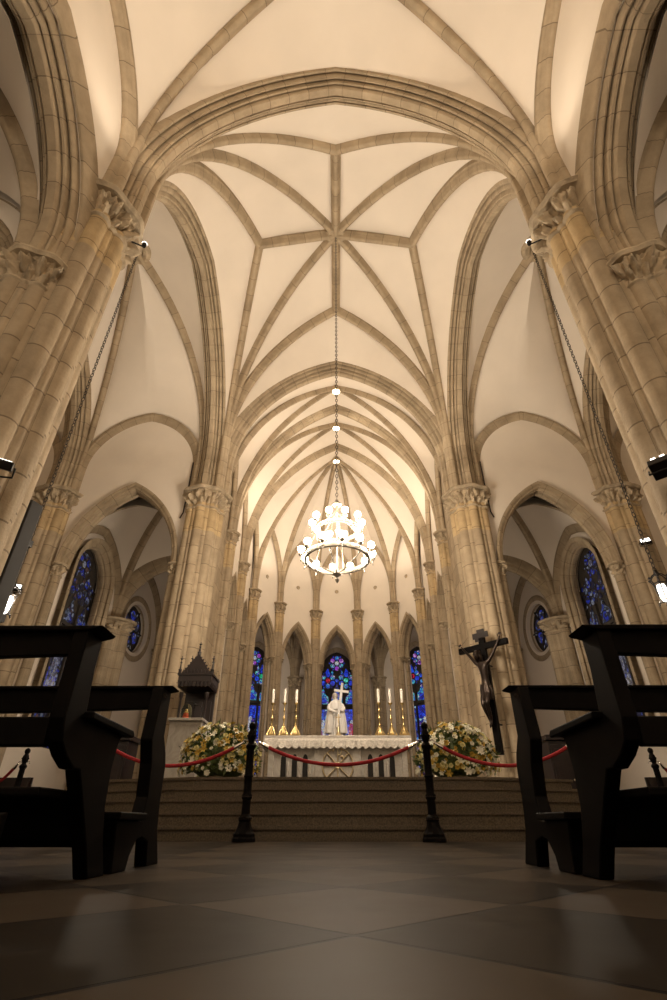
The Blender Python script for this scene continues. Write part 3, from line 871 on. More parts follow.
# ------------------------------------------------------------------ piers
pl_pier = plan(PIER, 192)
pl_low = [(a, r * .82) for a, r in pl_pier]
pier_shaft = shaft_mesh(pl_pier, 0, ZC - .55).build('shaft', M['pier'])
pier_cap = capital_mesh(pl_pier, ZC, .74, .20, 16, 1, amp=.12).build('capital', M['carved'])
pier_base = base_mesh(pl_pier, 0, .55).build('base', M['stone'])
protos = (pier_shaft, pier_cap, pier_base)
def pier(x, y, label, low=None):
    t = empty('clustered_pier', (x, y, 0), 0, label, 'pier')
    for p in protos:
        c = p.copy(); COL.objects.link(c); c.parent = t
    if low:
        ox, oy = low
        capital_mesh(pl_low, 7.10, .66, .11, 16, 4, amp=.12).build('capital', M['carved'], t, loc=(ox, oy, 0))
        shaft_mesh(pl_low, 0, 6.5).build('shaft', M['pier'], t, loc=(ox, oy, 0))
    return t
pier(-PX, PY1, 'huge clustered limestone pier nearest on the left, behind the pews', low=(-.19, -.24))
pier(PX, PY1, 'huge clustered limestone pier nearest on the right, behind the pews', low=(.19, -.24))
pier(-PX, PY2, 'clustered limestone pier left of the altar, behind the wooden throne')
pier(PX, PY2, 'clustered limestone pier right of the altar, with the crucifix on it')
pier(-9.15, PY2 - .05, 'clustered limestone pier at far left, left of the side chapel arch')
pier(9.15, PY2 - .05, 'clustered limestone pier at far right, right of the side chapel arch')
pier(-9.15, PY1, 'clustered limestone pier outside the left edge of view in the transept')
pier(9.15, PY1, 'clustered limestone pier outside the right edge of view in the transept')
for p in protos: bpy.data.objects.remove(p)

pl_s = plan(SHAFT, 96)
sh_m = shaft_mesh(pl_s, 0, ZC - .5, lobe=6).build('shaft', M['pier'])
sh_c = capital_mesh(pl_s, ZC - .1, .52, .12, 8, 2, amp=.07).build('capital', M['carved'])
ordn = ['first', 'second', 'third', 'fourth', 'fifth']
spots = [(XC, Y2), (XC, Y3), (3.80, 21.6), (2.78, 23.25), (1.05, 24.3)]
where = ['beside the big pier', 'the next one after the big pier', 'just before the blue side window', 'between blue side window and narrow arch', 'next to the central window']
for sx, side in ((-1, 'left'), (1, 'right')):
    for k, (x, y) in enumerate(spots):
        t = empty('wall_shaft', (sx * x, y, 0), 0, f'slender limestone shaft on {side} of chancel, {where[k]}', 'column')
        for p in (sh_m, sh_c):
            c = p.copy(); COL.objects.link(c); c.parent = t
pl_r = plan([(0, 0, .22)] + [(.2, k * PI / 2, .12) for k in range(4)], 64)
r_m = shaft_mesh(pl_r, 0, 6.3).build('shaft', M['stone']); r_c = capital_mesh(pl_r, 6.78, .5, .13, 8, 9, amp=.07).build('capital', M['carved'])
wr = {1: 'between lancet and round window', 2: 'beyond the round window', 3: 'beyond the blue side window', 4: 'beside the central window'}
for i in range(1, 9):
    side = 'left' if i < 5 else 'right'
    kk = i if i < 5 else 9 - i
    q = V(OV[i]); cdir = (V((0, 20.1)) - q).normalized() * .18
    t = empty('wall_respond', (q.x + cdir.x, q.y + cdir.y, 0), 0, f'dim pier on the outer wall at {side}, {wr[kk]}', 'column')
    for p in (r_m, r_c):
        c = p.copy(); COL.objects.link(c); c.parent = t
        if kk == 1: c.scale = (1.75, 1.75, 1)
for p in (sh_m, sh_c, r_m, r_c): bpy.data.objects.remove(p)

# ------------------------------------------------------------------ altar steps and platform
st = empty('altar_steps', (0, 0, 0), 0, 'broad brown granite steps climbing from the nave floor to the altar', 'steps')
for k in range(5):
    y = 6.95 + k * .36; z1 = (k + 1) * .15; o_ = k * .36
    mb = MB()
    out = [(-2.7 + o_ * .4, y), (2.7 - o_ * .4, y), (4.05 - o_ * .3, y + .55), (4.05 - o_ * .3, 12.5), (3.4, 13.2), (3.4, 21.3), (2.3, 22.9), (.8, 23.8), (-.8, 23.8), (-2.3, 22.9), (-3.4, 21.3), (-3.4, 13.2), (-4.05 + o_ * .3, 12.5), (-4.05 + o_ * .3, y + .55)]
    mb.prism(out, z1 - .15, z1 - .035, 'Z')
    nose = [(-2.72 + o_ * .4, y - .03), (2.72 - o_ * .4, y - .03), (4.08 - o_ * .3, y + .52), (4.08 - o_ * .3, 12.5), (3.4, 13.2), (3.4, 21.3), (2.3, 22.9), (.8, 23.8), (-.8, 23.8), (-2.3, 22.9), (-3.4, 21.3), (-3.4, 13.2), (-4.08 + o_ * .3, 12.5), (-4.08 + o_ * .3, y + .52)]
    mb.prism(nose, z1 - .035, z1, 'Z')
    mb.build('step', M['step'], st, smooth=False)
PZ = .75

# ================================================================== furnishings
# ------------------------------------------------------------------ pews and front kneelers
def side_panel(poly, x0, x1, name, parent):
    mb = MB(); mb.prism(poly, x0, x1, 'X'); return mb.build(name, M['wood'], parent, smooth=False, bevel=.006)
def shaped_rail(sx, xa, xb, y0, y1, zt, zb, name, parent, sag=.02):
    """board whose lower edge swells down between the ends"""
    mb = MB(); n = 14; pts = [(xa, zt), (xb, zt)]
    for i in range(n + 1):
        t = i / n; x = xb + (xa - xb) * t
        pts.append((x, zb - sag * math.sin(PI * min(1, (1 - t) * 3) / 2)))
    mb.prism([(sx * a, b) for a, b in pts], y0, y1, 'Y')
    return mb.build(name, M['wood'], parent, smooth=False, bevel=.005)
def pew(sx, label, XE=3.7):
    t = empty('pew', (0, 0, 0), 0, label, 'pew', None)
    A = [(1.80, .77), (1.93, .77), (1.925, .66), (1.945, .52), (1.96, .487), (2.33, .487), (2.30, .455), (2.285, .35), (2.30, .225), (2.36, .10), (2.43, 0), (2.27, 0), (2.20, .10), (2.08, .24), (2.00, .33), (1.95, .33), (1.88, .36), (1.82, .40), (1.795, .47)]
    for x in (.93, XE - .06):
        side_panel(A, sx * x, sx * (x + .055), 'end_panel', t)
        mb = MB(); mb.prism([(1.93, .487), (2.36, .480), (2.37, .492), (2.35, .508), (1.93, .512)], sx * (x - .035), sx * (x + .085), 'X')
        mb.build('armrest', M['wood'], t, smooth=False, bevel=.005)
    mb = MB(); mb.prism([(sx * .88, .785), (sx * .89, .775), (sx * .93, .765), (sx * (XE + .06), .765), (sx * (XE + .06), .785)], 1.79, 1.93, 'Y')
    mb.build('top_rail', M['wood'], t, smooth=False, bevel=.006)
    shaped_rail(sx, .985, XE - .06, 1.815, 1.85, .772, .685, 'back_board', t)
    shaped_rail(sx, .985, XE - .06, 1.81, 1.85, .475, .385, 'back_board', t, .0)
    mb = MB(); mb.box(*sorted((sx * .985, sx * (XE - .06))), 1.87, 2.29, .245, .272); mb.build('seat', M['wood'], t, smooth=False, bevel=.006)
    mb = MB(); mb.box(*sorted((sx * .985, sx * (XE - .06))), 2.20, 2.23, .12, .245); mb.build('apron', M['wood'], t, smooth=False)
    mb = MB(); mb.prism([(1.50, .16), (1.79, .20), (1.79, .13), (1.70, .10), (1.62, .085), (1.50, .11)], sx * 1.02, sx * 1.07, 'X')
    mb.box(*sorted((sx * 1.0, sx * (XE - .1))), 1.46, 1.66, .155, .18)
    mb.box(*sorted((sx * 1.0, sx * (XE - .1))), 1.62, 1.65, .09, .155)
    for q in (1.9, 2.8, XE - .3): mb.prism([(1.50, .16), (1.79, .20), (1.66, .0), (1.58, .0)], sx * q, sx * (q + .05), 'X')
    mb.build('kneeler', M['wood'], t, smooth=False, bevel=.004)
    return t
def kneeler(sx, label, XE=3.9):
    t = empty('front_kneeler', (0, 0, 0), 0, label, 'kneeler')
    Bp_ = [(2.745, .775), (2.885, .775), (2.89, .56), (2.96, .49), (2.995, .43), (3.0, .27), (3.03, .15), (3.13, 0), (2.94, 0), (2.90, .10), (2.80, .12), (2.74, .11), (2.68, .05), (2.665, 0), (2.50, 0), (2.475, .10), (2.45, .185), (2.76, .185), (2.79, .28), (2.76, .42), (2.705, .52)]
    for x in (.93, XE - .06): side_panel(Bp_, sx * x, sx * (x + .06), 'end_panel', t)
    mb = MB(); mb.prism([(sx * .885, .785), (sx * .895, .778), (sx * .94, .770), (sx * (XE + .06), .770), (sx * (XE + .06), .785)], 2.75, 2.885, 'Y')
    mb.build('top_rail', M['wood'], t, smooth=False, bevel=.006)
    shaped_rail(sx, .99, XE - .06, 2.77, 2.81, .777, .675, 'front_board', t)
    mb = MB(); mb.box(*sorted((sx * .90, sx * (XE - .02))), 2.40, 2.74, .185, .212); mb.build('kneeling_board', M['wood'], t, smooth=False, bevel=.005)
    mb = MB(); mb.box(*sorted((sx * .99, sx * (XE - .06))), 2.47, 2.50, .09, .185); mb.build('apron', M['wood'], t, smooth=False)
    mb = MB(); mb.tube([(.009 * math.cos(k * PI / 6), 0, .009 * math.sin(k * PI / 6)) for k in range(11)], .0022, 5)
    mb.build('hook', M['bronze'], t, loc=(sx * .921, 2.76, .735))
    return t
pew(-1, 'black wooden pew nearest the camera, on the left of the aisle')
pew(1, 'black wooden pew nearest the camera, on the right of the aisle')
kneeler(-1, 'black front kneeler with flat rail, left of the aisle facing the steps')
kneeler(1, 'black front kneeler with flat rail, right of the aisle facing the steps')

# dark benches standing in the transepts
for sx, sd in ((-1, 'left'), (1, 'right')):
    t = empty('transept_bench', (sx * 6.3, 9.9, 0), 0, f'low dark bench in the {sd} transept seen through the near pew', 'bench')
    mb = MB(); mb.box(-.9, .9, -.2, .2, .42, .46); mb.build('seat', M['wood_dark'], t, smooth=False, bevel=.005)
    mb = MB(); mb.box(-.9, .9, .16, .2, .62, .86); mb.build('backrest', M['wood_dark'], t, smooth=False, bevel=.005)
    for g in (-.86, .82):
        mb = MB(); mb.prism([(-.2, 0), (-.1, 0), (-.06, .3), (.08, .3), (.12, 0), (.22, 0), (.2, .86), (.14, .86), (.1, .46), (-.2, .46)], g, g + .05, 'X'); mb.build('end_panel', M['wood_dark'], t, smooth=False)

# carved dark cabinets beside the steps
for sx, sd in ((-1, 'left'), (1, 'right')):
    t = empty('wooden_cabinet', (sx * 4.75, 11.7, 0), 0, f'dark wooden cabinet beside the altar platform on the {sd}', 'cabinet')
    mb = MB(); mb.box(-.42, .42, -.3, .3, .08, 1.62); mb.box(-.46, .46, -.34, .34, 0, .1); mb.build('body', M['wood_dark'], t, smooth=False, bevel=.01)
    mb = MB(); mb.box(-.47, .47, -.35, .35, 1.62, 1.67); mb.box(-.44, .44, -.32, .32, 1.67, 1.73); mb.build('top', M['wood_dark'], t, smooth=False, bevel=.008)
    for g in (-1, 1):
        mb = MB(); mb.box(*sorted((g * .02, g * .39)), -.33, -.3, .16, 1.54); mb.box(*sorted((g * .08, g * .33)), -.345, -.33, .24, 1.46)
        d = mb.build('door', M['wood_dark'], t, smooth=False, bevel=.006)
        mb = MB(); mb.sphere((g * .06, -.36, .9), .02, 8, 6); mb.build('knob', M['brass_dull'], d)

# ------------------------------------------------------------------ stanchions and ropes
def stanchion_meshes():
    prof = [(0.001, 0), (.165, 0), (.165, .03), (.15, .05), (.15, .075), (.125, .10), (.10, .14), (.085, .19), (.095, .21), (.095, .23), (.062, .26), (.058, .40), (.075, .42), (.075, .45), (.055, .47), (.052, .62), (.072, .64), (.055, .67),
            (.05, .92), (.07, .94), (.075, .965), (.055, .985), (.05, 1.0), (.06, 1.02), (.078, 1.045), (.082, 1.08), (.07, 1.115), (.05, 1.135), (.048, 1.15), (.066, 1.165), (.07, 1.19), (.055, 1.215), (.02, 1.23), (.001, 1.232)]
    return prof
SP = [(r * (.8 if z < 1.0 else .62), z) for r, z in stanchion_meshes()]
def make_stanchion():
    t = empty('rope_stanchion')
    mb = MB(); mb.lathe(SP[:13], 10); mb.build('base', M['wood'], t, angle=20)
    mb = MB(); mb.lathe(SP[12:24], 12); 
    for k in range(8):
        a = 2 * PI * k / 8; mb.tube([(.042 * math.cos(a), .042 * math.sin(a), .25), (.038 * math.cos(a), .038 * math.sin(a), .95)], .007, 5)
    mb.build('post', M['wood'], t)
    mb = MB(); mb.lathe(SP[22:], 14)
    for k in range(8):
        a = 2 * PI * k / 8; mb.sphere((.05 * math.cos(a), .05 * math.sin(a), 1.075), .012, 6, 5)
    mb.build('finial', M['wood'], t)
    for g in (-1, 1):
        mb = MB(); mb.tube([(g * .02, 0, 1.02), (g * .085, 0, 1.03), (g * .095, 0, 1.015), (g * .09, 0, 1.0)], .008, 6); mb.build('hook', M['chrome'], t)
    mb = MB()
    pass
    for z, q in ((.215, .080), (.435, .064)):
        mb = MB(); mb.lathe([(q - .02, z - .006), (q, z - .004), (q, z + .004), (q - .02, z + .006)], 14); mb.build('ring', M['bronze'], t)
    return t
st0 = make_stanchion(); used = [False]
def put_st(x, y, label, z=0, group=None):
    o = st0 if not used[0] else copy_tree(st0)
    used[0] = True; o.location = (x, y, z); tag(o, label, 'stanchion', group); return o
SY = 6.70
put_st(-1.06, SY, 'dark turned rope stanchion at foot of steps, left of altar cloth')
put_st(1.06, SY, 'dark turned rope stanchion at foot of steps, right of altar cloth')
put_st(-2.95, SY, 'dark rope stanchion mostly hidden behind the left front kneeler')
put_st(2.95, SY, 'dark rope stanchion mostly hidden behind the right front kneeler')
def rope(A, B, sag, label, r=.021, n=24):
    A = V(A); B = V(B); pts = []
    for i in range(n + 1):
        t = i / n; p = A.lerp(B, t); p.z -= sag * (1 - (2 * t - 1) ** 2); pts.append(p)
    t = empty('barrier_rope', tuple(A), 0, label, 'rope')
    mb = MB(); mb.tube([p - A for p in pts[1:-1]], r, 10); mb.build('rope', M['rope'], t)
    for q0, q1, q2 in ((0, 1, 2), (-1, -2, -3)):
        mb = MB(); mb.tube([pts[q0] - A, pts[q1] - A, pts[q1].lerp(pts[q2], .45) - A], [.012, r * 1.15, r * 1.15], 10); mb.build('end_cap', M['chrome'], t)
    return t
rope((-.96, SY, 1.0), (.96, SY, 1.0), .24, 'red velvet rope hanging in front of the altar between two stanchions')
rope((-1.16, SY, 1.0), (-2.85, SY, 1.0), .25, 'red velvet rope left of the altar, crossing the left flowers')
rope((1.16, SY, 1.0), (2.85, SY, 1.0), .25, 'red velvet rope right of the altar, crossing the right flowers')
for sx, sd in ((-1, 'left'), (1, 'right')):
    xs = (5.15, 6.2, 7.4)
    for k, x in enumerate(xs):
        put_st(sx * x, 9.2 + .25 * k, f'dark stanchion in the {sd} transept, ' + ('nearest the platform', 'middle one of the row', 'farthest from the platform')[k])
    for k in range(2):
        A = (sx * (xs[k] + .10), 9.2 + .25 * k, 1.0); B = (sx * (xs[k + 1] - .10), 9.45 + .25 * k, 1.0)
        rope(A, B, .3, f'red rope in the {sd} transept, ' + ('nearer the altar platform' if k == 0 else 'farther from the altar platform'), .024)

# ------------------------------------------------------------------ altar
AX0, AX1, AY0, AY1, AT = -1.58, 1.58, 12.0, 12.95, 1.735
t = empty('altar', (0, 0, PZ), 0, 'pale carved marble altar table behind the red rope at top of steps', 'altar')
mb = MB()
mb.box(-1.50, 1.50, 12.10, 12.9, 0, .92); mb.box(-1.54, 1.54, 12.06, 12.94, 0, .08)
mb.box(-1.54, 1.54, 12.06, 12.94, .84, .90)
mb.box(-.50, .50, 12.06, 12.1, .12, .82)
mb.box(-1.50, -1.38, 12.06, 12.1, .08, .84); mb.box(1.38, 1.50, 12.06, 12.1, .08, .84)
mb.build('body', M['marble'], t, smooth=False, bevel=.008)
mb = MB(); mb.box(-1.56, 1.56, 12.02, 12.96, .90, .965); mb.build('table_slab', M['marble'], t, smooth=False, bevel=.008)
mb = MB(); mb.box(-1.70, 1.70, 12.62, 12.94, .965, 1.135); mb.build('ledge', M['marble'], t, smooth=False, bevel=.008)
# wheel emblem
mb = MB(); c = (0, 12.04, .47)
def circ(cx, cz, y, r, n=28): return [(cx + r * math.cos(2 * PI * k / n), y, cz + r * math.sin(2 * PI * k / n)) for k in range(n + 1)]
mb.tube(circ(0, .47, 12.04, .33), .016, 6, cap=False); mb.tube(circ(0, .47, 12.04, .05), .016, 6, cap=False)
for k in range(4):
    a = k * PI / 4; mb.tube([(-.33 * math.cos(a), 12.04, .47 - .33 * math.sin(a)), (.33 * math.cos(a), 12.04, .47 + .33 * math.sin(a))], .014, 6)
mb.tube([(0, 12.03, .47), (0, 12.03, .78)], .014, 6); mb.tube([(0, 12.03, .78), (.06, 12.03, .80), (.085, 12.03, .74), (.06, 12.03, .68), (0, 12.03, .67)], .012, 6)
mb.sphere((.10, 12.03, .63), .03, 8, 6); mb.sphere((-.1, 12.03, .76), .03, 8, 6)
mb.build('wheel_emblem', M['brass_dull'], t)
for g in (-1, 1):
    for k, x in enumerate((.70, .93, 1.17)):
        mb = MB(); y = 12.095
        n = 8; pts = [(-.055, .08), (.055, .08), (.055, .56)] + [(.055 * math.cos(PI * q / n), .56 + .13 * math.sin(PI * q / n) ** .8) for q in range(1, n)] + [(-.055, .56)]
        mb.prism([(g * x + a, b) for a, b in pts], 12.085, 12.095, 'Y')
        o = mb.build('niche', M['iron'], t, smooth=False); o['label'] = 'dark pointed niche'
        mb = MB()
        mb.lathe([(.001, .08), (.045, .08), (.045, .11), (.034, .13), (.038, .3), (.032, .38), (.036, .42), (.022, .46), (.026, .49), (.02, .53), (.001, .55)], 12, c=(g * (x + .105 * -1) , 12.06, 0))
        mb.build('statuette', M['marble'], t)
# cloth with scalloped lace edge
mb = MB(); n = 180; rows = []
yf = 12.0
for r_ in range(9):
    row = []
    for i in range(n + 1):
        s_ = i / n; x = -1.60 + 3.20 * s_
        ph = s_ * 21 * PI
        drop = .15 + .05 * abs(math.sin(ph))
        f = r_ / 8
        if r_ == 0: row.append((x, yf + .55, AT + .006)); continue
        if r_ == 1: row.append((x, yf + .012, AT + .006)); continue
        g_ = (r_ - 1) / 7
        row.append((x, yf - .012 - .018 * g_ * (1 + math.sin(ph * 1.0 + .5) * .9), AT - drop * g_))
    rows.append(row)
mb.grid(rows)
for sx in (-1, 1):
    rows = [[(sx * (1.60 + .01 * r_), yf + .93 * j / 40 - 0.01, AT + .006 - r_ * .04 * (1 + .2 * abs(math.sin(j / 40 * 6 * PI)))) for j in range(41)] for r_ in range(5)]
    mb.grid(rows)
cl = mb.build('altar_cloth', M['cloth']); tag(cl, 'white lace cloth with scalloped edge draped over the marble altar', 'cloth')
m_ = cl.modifiers.new('solid', 'SOLIDIFY'); m_.thickness = .004
# candlesticks
def make_candle():
    t = empty('candlestick')
    mb = MB()
    for k in range(3):
        a = 2 * PI * k / 3 + PI / 2
        mb.tube([(.12 * math.cos(a), .12 * math.sin(a), .015), (.10 * math.cos(a), .10 * math.sin(a), .06), (.05 * math.cos(a), .05 * math.sin(a), .14), (.02 * math.cos(a), .02 * math.sin(a), .2)], [.022, .016, .016, .014], 7)
        mb.sphere((.12 * math.cos(a), .12 * math.sin(a), .02), .022, 8, 6)
    mb.lathe([(.001, .0), (.10, .0), (.105, .02), (.07, .035), (.03, .12), (.025, .22), (.001, .22)], 3, a0=PI / 2, a1=PI / 2 + 2 * PI)
    mb.build('foot', M['gold'], t)
    mb = MB(); mb.lathe([(.02, .2), (.035, .22), (.018, .25), (.013, .32), (.03, .35), (.036, .375), (.03, .40), (.013, .43), (.011, .52), (.026, .55), (.012, .58), (.011, .66), (.03, .69), (.055, .71), (.06, .725), (.02, .73), (.001, .73)], 14); mb.build('stem', M['gold'], t)
    mb = MB(); mb.lathe([(.001, .72), (.034, .72), (.034, 1.02), (.028, 1.04), (.006, 1.05), (.001, 1.065)], 12); mb.build('candle', M['wax'], t)
    return t
c0 = make_candle(); first = True
nm = {0: 'outermost', 1: 'middle', 2: 'innermost'}
for sx, sd in ((-1, 'left'), (1, 'right')):
    for k, x in enumerate((1.555, 1.27, .99)):
        o = c0 if first else copy_tree(c0); first = False
        o.location = (sx * x, 12.78, PZ + 1.143)
        tag(o, f'brass candlestick with white candle, {nm[k]} of three on {sd} of altar', 'candlestick', 'altar candlesticks')
# small altar cross base in the middle
t = empty('altar_cross', (.02, 12.78, PZ + 1.135), 0, 'small gilded stand on the middle of the altar before the statue', 'cross')
mb = MB(); mb.lathe([(.001, 0), (.09, 0), (.09, .02), (.06, .04), (.03, .14), (.012, .22), (.001, .30)], 12); mb.build('foot', M['brass_dull'], t)
mb = MB(); mb.box(-.012, .012, -.01, .01, .28, .48); mb.box(-.06, .06, -.01, .01, .40, .425); mb.build('cross', M['brass_dull'], t, smooth=False)

# ------------------------------------------------------------------ skinned figures
def skin(name, verts, edges, radii, mat, parent=None, root=0, sub=2, loc=(0, 0, 0), rot=None):
    me = bpy.data.meshes.new(name)
    bm = bmesh.new(); lay = bm.verts.layers.skin.verify()
    vs = []
    for i, (p, r) in enumerate(zip(verts, radii)):
        v = bm.verts.new(p); rr = r if isinstance(r, tuple) else (r, r)
        v[lay].radius = rr; v[lay].use_root = (i == root); vs.append(v)
    for a, b in edges: bm.edges.new((vs[a], vs[b]))
    bm.to_mesh(me); bm.free(); me.materials.append(mat)
    o = bpy.data.objects.new(name, me); link(o, parent); o.location = loc
    if rot: o.rotation_euler = rot
    m = o.modifiers.new('skin', 'SKIN'); m.use_smooth_shade = True
    s_ = o.modifiers.new('sub', 'SUBSURF'); s_.levels = sub; s_.render_levels = sub
    return o

def body(chains):
    """chains: list of [(x,y,z,r),...]; a chain starting with an index tuple ('j', n) attaches to vertex n"""
    verts, rad, ed = [], [], []
    for ch in chains:
        prev = None
        for q in ch:
            if q[0] == 'j': prev = q[1]; continue
            verts.append(q[:3]); rad.append(q[3] if len(q) == 4 else (q[3], q[4])); i = len(verts) - 1
            if prev is not None: ed.append((prev, i))
            prev = i
    return verts, ed, rad

# saint's statue on its pedestal behind the altar
t = empty('saint_statue', (-.05, 20.4, PZ), 0, 'white marble statue of a robed person in a cape carrying a large cross', 'statue')
mb = MB(); mb.box(-.55, .55, -.45, .45, 0, .2); mb.box(-.45, .45, -.36, .36, .2, 1.9); mb.box(-.52, .52, -.42, .42, 1.9, 2.06)
mb.build('pedestal', M['marble'], t, smooth=False, bevel=.02)
Z0 = 2.06
def robe(prof, n, fold, ph=0, sy=.62, a0=0, a1=2 * PI, cx=0, cy=0, k=11):
    rows = []
    for r, z, fd in prof:
        rows.append([(cx + (r + fold * fd * math.cos(k * a + ph + 2.0 * math.sin(2 * a))) * math.cos(a), cy + sy * (r + fold * fd * math.cos(k * a + ph + 2.0 * math.sin(2 * a))) * math.sin(a), Z0 + z) for a in [a0 + (a1 - a0) * j / n for j in range(n + (0 if a1 - a0 > 6.2 else 1))]])
    return rows
mb = MB(); mb.grid(robe([(.001, .02, 0), (.24, .02, 1), (.235, .3, 1), (.21, .7, .9), (.185, .95, .5), (.19, 1.1, .25), (.2, 1.25, .2), (.215, 1.36, .1), (.16, 1.45, 0), (.075, 1.5, 0), (.06, 1.55, 0)], 90, .020), closed=True)
mb.build('robe', M['statue'], t)
mb = MB()
mb.grid(robe([(.40, .28, 1), (.385, .5, 1), (.35, .8, .8), (.31, 1.05, .6), (.28, 1.25, .3), (.245, 1.37, .1), (.17, 1.46, 0), (.085, 1.5, 0)], 80, .022, 1, .68, -PI * .38, PI * 1.38, 0, .02, 9))
o = mb.build('cape', M['statue'], t); o.modifiers.new('s', 'SOLIDIFY').thickness = .02
mb = MB(); mb.grid(robe([(.29, 1.12, .5), (.27, 1.25, .3), (.24, 1.36, .1), (.17, 1.455, 0), (.09, 1.505, 0)], 60, .012, 0, .72, 0, 2 * PI, 0, 0, 13), closed=True)
mb.build('shoulder_cape', M['statue'], t)
# head, one continuous surface with face
def head(parent, mat, c, R=.105, rotz=0, tilt=0, name='head', beard=False):
    mb = MB(); n, m = 28, 22; rows = []
    for i in range(m + 1):
        ph = PI * i / m; row = []
        for j in range(n):
            a = 2 * PI * j / n
            d = V((math.sin(ph) * math.cos(a), math.sin(ph) * math.sin(a), math.cos(ph)))
            p = V((d.x * .78, d.y * .92, d.z * 1.18))
            if d.z < -.2: p.x *= 1 - .28 * (-d.z - .2); p.y *= 1 - .1 * (-d.z - .2)
            f = max(0, -d.y) ** 3     # face looks to -Y
            nose = math.exp(-((d.x / .11) ** 2)) * math.exp(-(((d.z + .12) / .2) ** 2)) * .26
            eye = math.exp(-(((abs(d.x) - .32) / .13) ** 2)) * math.exp(-(((d.z - .08) / .1) ** 2)) * -.10
            brow = math.exp(-(((d.z - .24) / .08) ** 2)) * .05
            mouth = math.exp(-((d.x / .25) ** 2)) * (math.exp(-(((d.z + .47) / .05) ** 2)) * .05 - math.exp(-(((d.z + .53) / .03) ** 2)) * .03)
            chin = math.exp(-((d.x / .25) ** 2)) * math.exp(-(((d.z + .8) / .15) ** 2)) * (.12 if not beard else .35)
            p.y -= f * (nose + eye + brow + mouth) + max(0, -d.y) * chin
            ear = math.exp(-(((d.y - .08) / .13) ** 2)) * math.exp(-(((d.z + .02) / .2) ** 2)) * .10
            p.x += math.copysign(ear, d.x) if abs(d.x) > .5 else 0
            row.append(tuple(p * R))
        rows.append(row)
    mb.grid(rows, closed=True)
    o = mb.build(name, mat, parent, angle=80); o.location = c; o.rotation_euler = (tilt, 0, rotz); return o
h = head(t, M['statue'], (-.03, -.02, Z0 + 1.64), .118, .1, .1)
mb = MB(); mb.lathe([(.001, .135), (.06, .125), (.098, .07), (.108, .0), (.10, -.08), (.085, -.12)], 20, a0=-.35, a1=PI + .35, sy=1.05); mb.build('hair', M['statue'], h)
def hand_chain(base, dirv, side, curl, r=.011, L=.085, up=V((0, 0, 1))):
    """five separate fingers rooted in the palm"""
    d = V(dirv).normalized(); s_ = V(side).normalized(); n_ = d.cross(s_)
    out = []
    for k, (o_, l_) in enumerate(((-.033, .9), (-.011, 1.0), (.011, .95), (.032, .78))):
        b = V(base) + s_ * o_ + d * .01
        p1 = b + d * L * l_ * .45; p2 = p1 + (d * math.cos(curl) + n_ * math.sin(curl)) * L * l_ * .32; p3 = p2 + (d * math.cos(curl * 1.9) + n_ * math.sin(curl * 1.9)) * L * l_ * .25
        out.append([b, p1, p2, p3])
    b = V(base) - d * .035 - s_ * .03
    out.append([b, b + (d * .5 - s_ * .8 + n_ * .3) * .04, b + (d * .9 - s_ * .9 + n_ * .6) * .06])
    return out
def arm_mesh(name, pts, mat, parent, hand_dir, side, curl):
    """sleeved arm plus hand with fingers, one skinned surface"""
    chains = [list(pts)]
    base = pts[-1]
    verts, ed, rad = body(chains)
    pi_ = len(verts) - 1
    o1 = skin(name, verts, ed, rad, mat, parent)
    mb = MB()
    for fch in hand_chain(base[:3], hand_dir, side, curl):
        mb.tube(fch, [.012, .011, .010, .007][:len(fch)], 7)
    mb.sphere(V(base[:3]) - V(hand_dir).normalized() * .02, .045, 10, 8, sc=(1, .6, 1))
    mb.build('hand', mat, o1)
    return o1
arm_mesh('arm', [(.21, -.02, Z0 + 1.36, .075), (.29, -.08, Z0 + 1.13, .075), (.22, -.20, Z0 + 1.05, .055), (.12, -.235, Z0 + 1.10, .035)], M['statue'], t, (-.6, -.1, .5), (0, .2, 1), .8)
arm_mesh('arm', [(-.21, -.02, Z0 + 1.36, .075), (-.27, -.10, Z0 + 1.12, .075), (-.12, -.22, Z0 + 1.05, .055), (.02, -.245, Z0 + 1.0, .035)], M['statue'], t, (.8, -.1, .3), (0, 0, 1), .8)
mb = MB()
rt = Matrix.Rotation(math.radians(7), 3, 'Y'); cc = (.12, -.2, Z0 + 1.1)
mb.box(.075, .165, -.29, -.22, Z0 + .45, Z0 + 2.10, rot=rt, c=cc); mb.box(-.15, .39, -.285, -.225, Z0 + 1.74, Z0 + 1.83, rot=rt, c=cc)
mb.build('cross', M['statue'], t, smooth=False, bevel=.006)

t.scale = (1.05, 1.05, .965)

# ------------------------------------------------------------------ crucifix on the right pier
cx, cy = 3.80, 13.06
ang = math.atan2(-.72, .69)
t = empty('crucifix', (cx, cy, 0), ang, 'large dark wooden crucifix with bronze figure mounted on the right altar pier', 'crucifix')
mb = MB(); mb.box(-.085, .085, -.045, .045, 1.52, 4.36); mb.build('upright', M['wood'], t, smooth=False, bevel=.008)
mb = MB(); mb.box(-.72, .72, -.05, .04, 3.98, 4.13); mb.build('crossbar', M['wood'], t, smooth=False, bevel=.008)
mb = MB(); mb.box(-.23, .23, -.06, -.045 + .02, 4.27, 4.42); mb.box(-.09, .13, -.06, -.025, 4.42, 4.50); mb.box(-.17, -.05, -.065, -.03, 4.19, 4.27)
mb.box(-.085, .085, -.03, .04, 4.30, 4.46)
mb.build('title_board', M['wood_dark'], t, smooth=False, bevel=.006)
mb = MB(); mb.tube([(0, .045, 2.2), (0, .30, 2.2)], .02, 8); mb.tube([(0, .045, 3.6), (0, .30, 3.6)], .02, 8); mb.build('bracket', M['iron'], t)
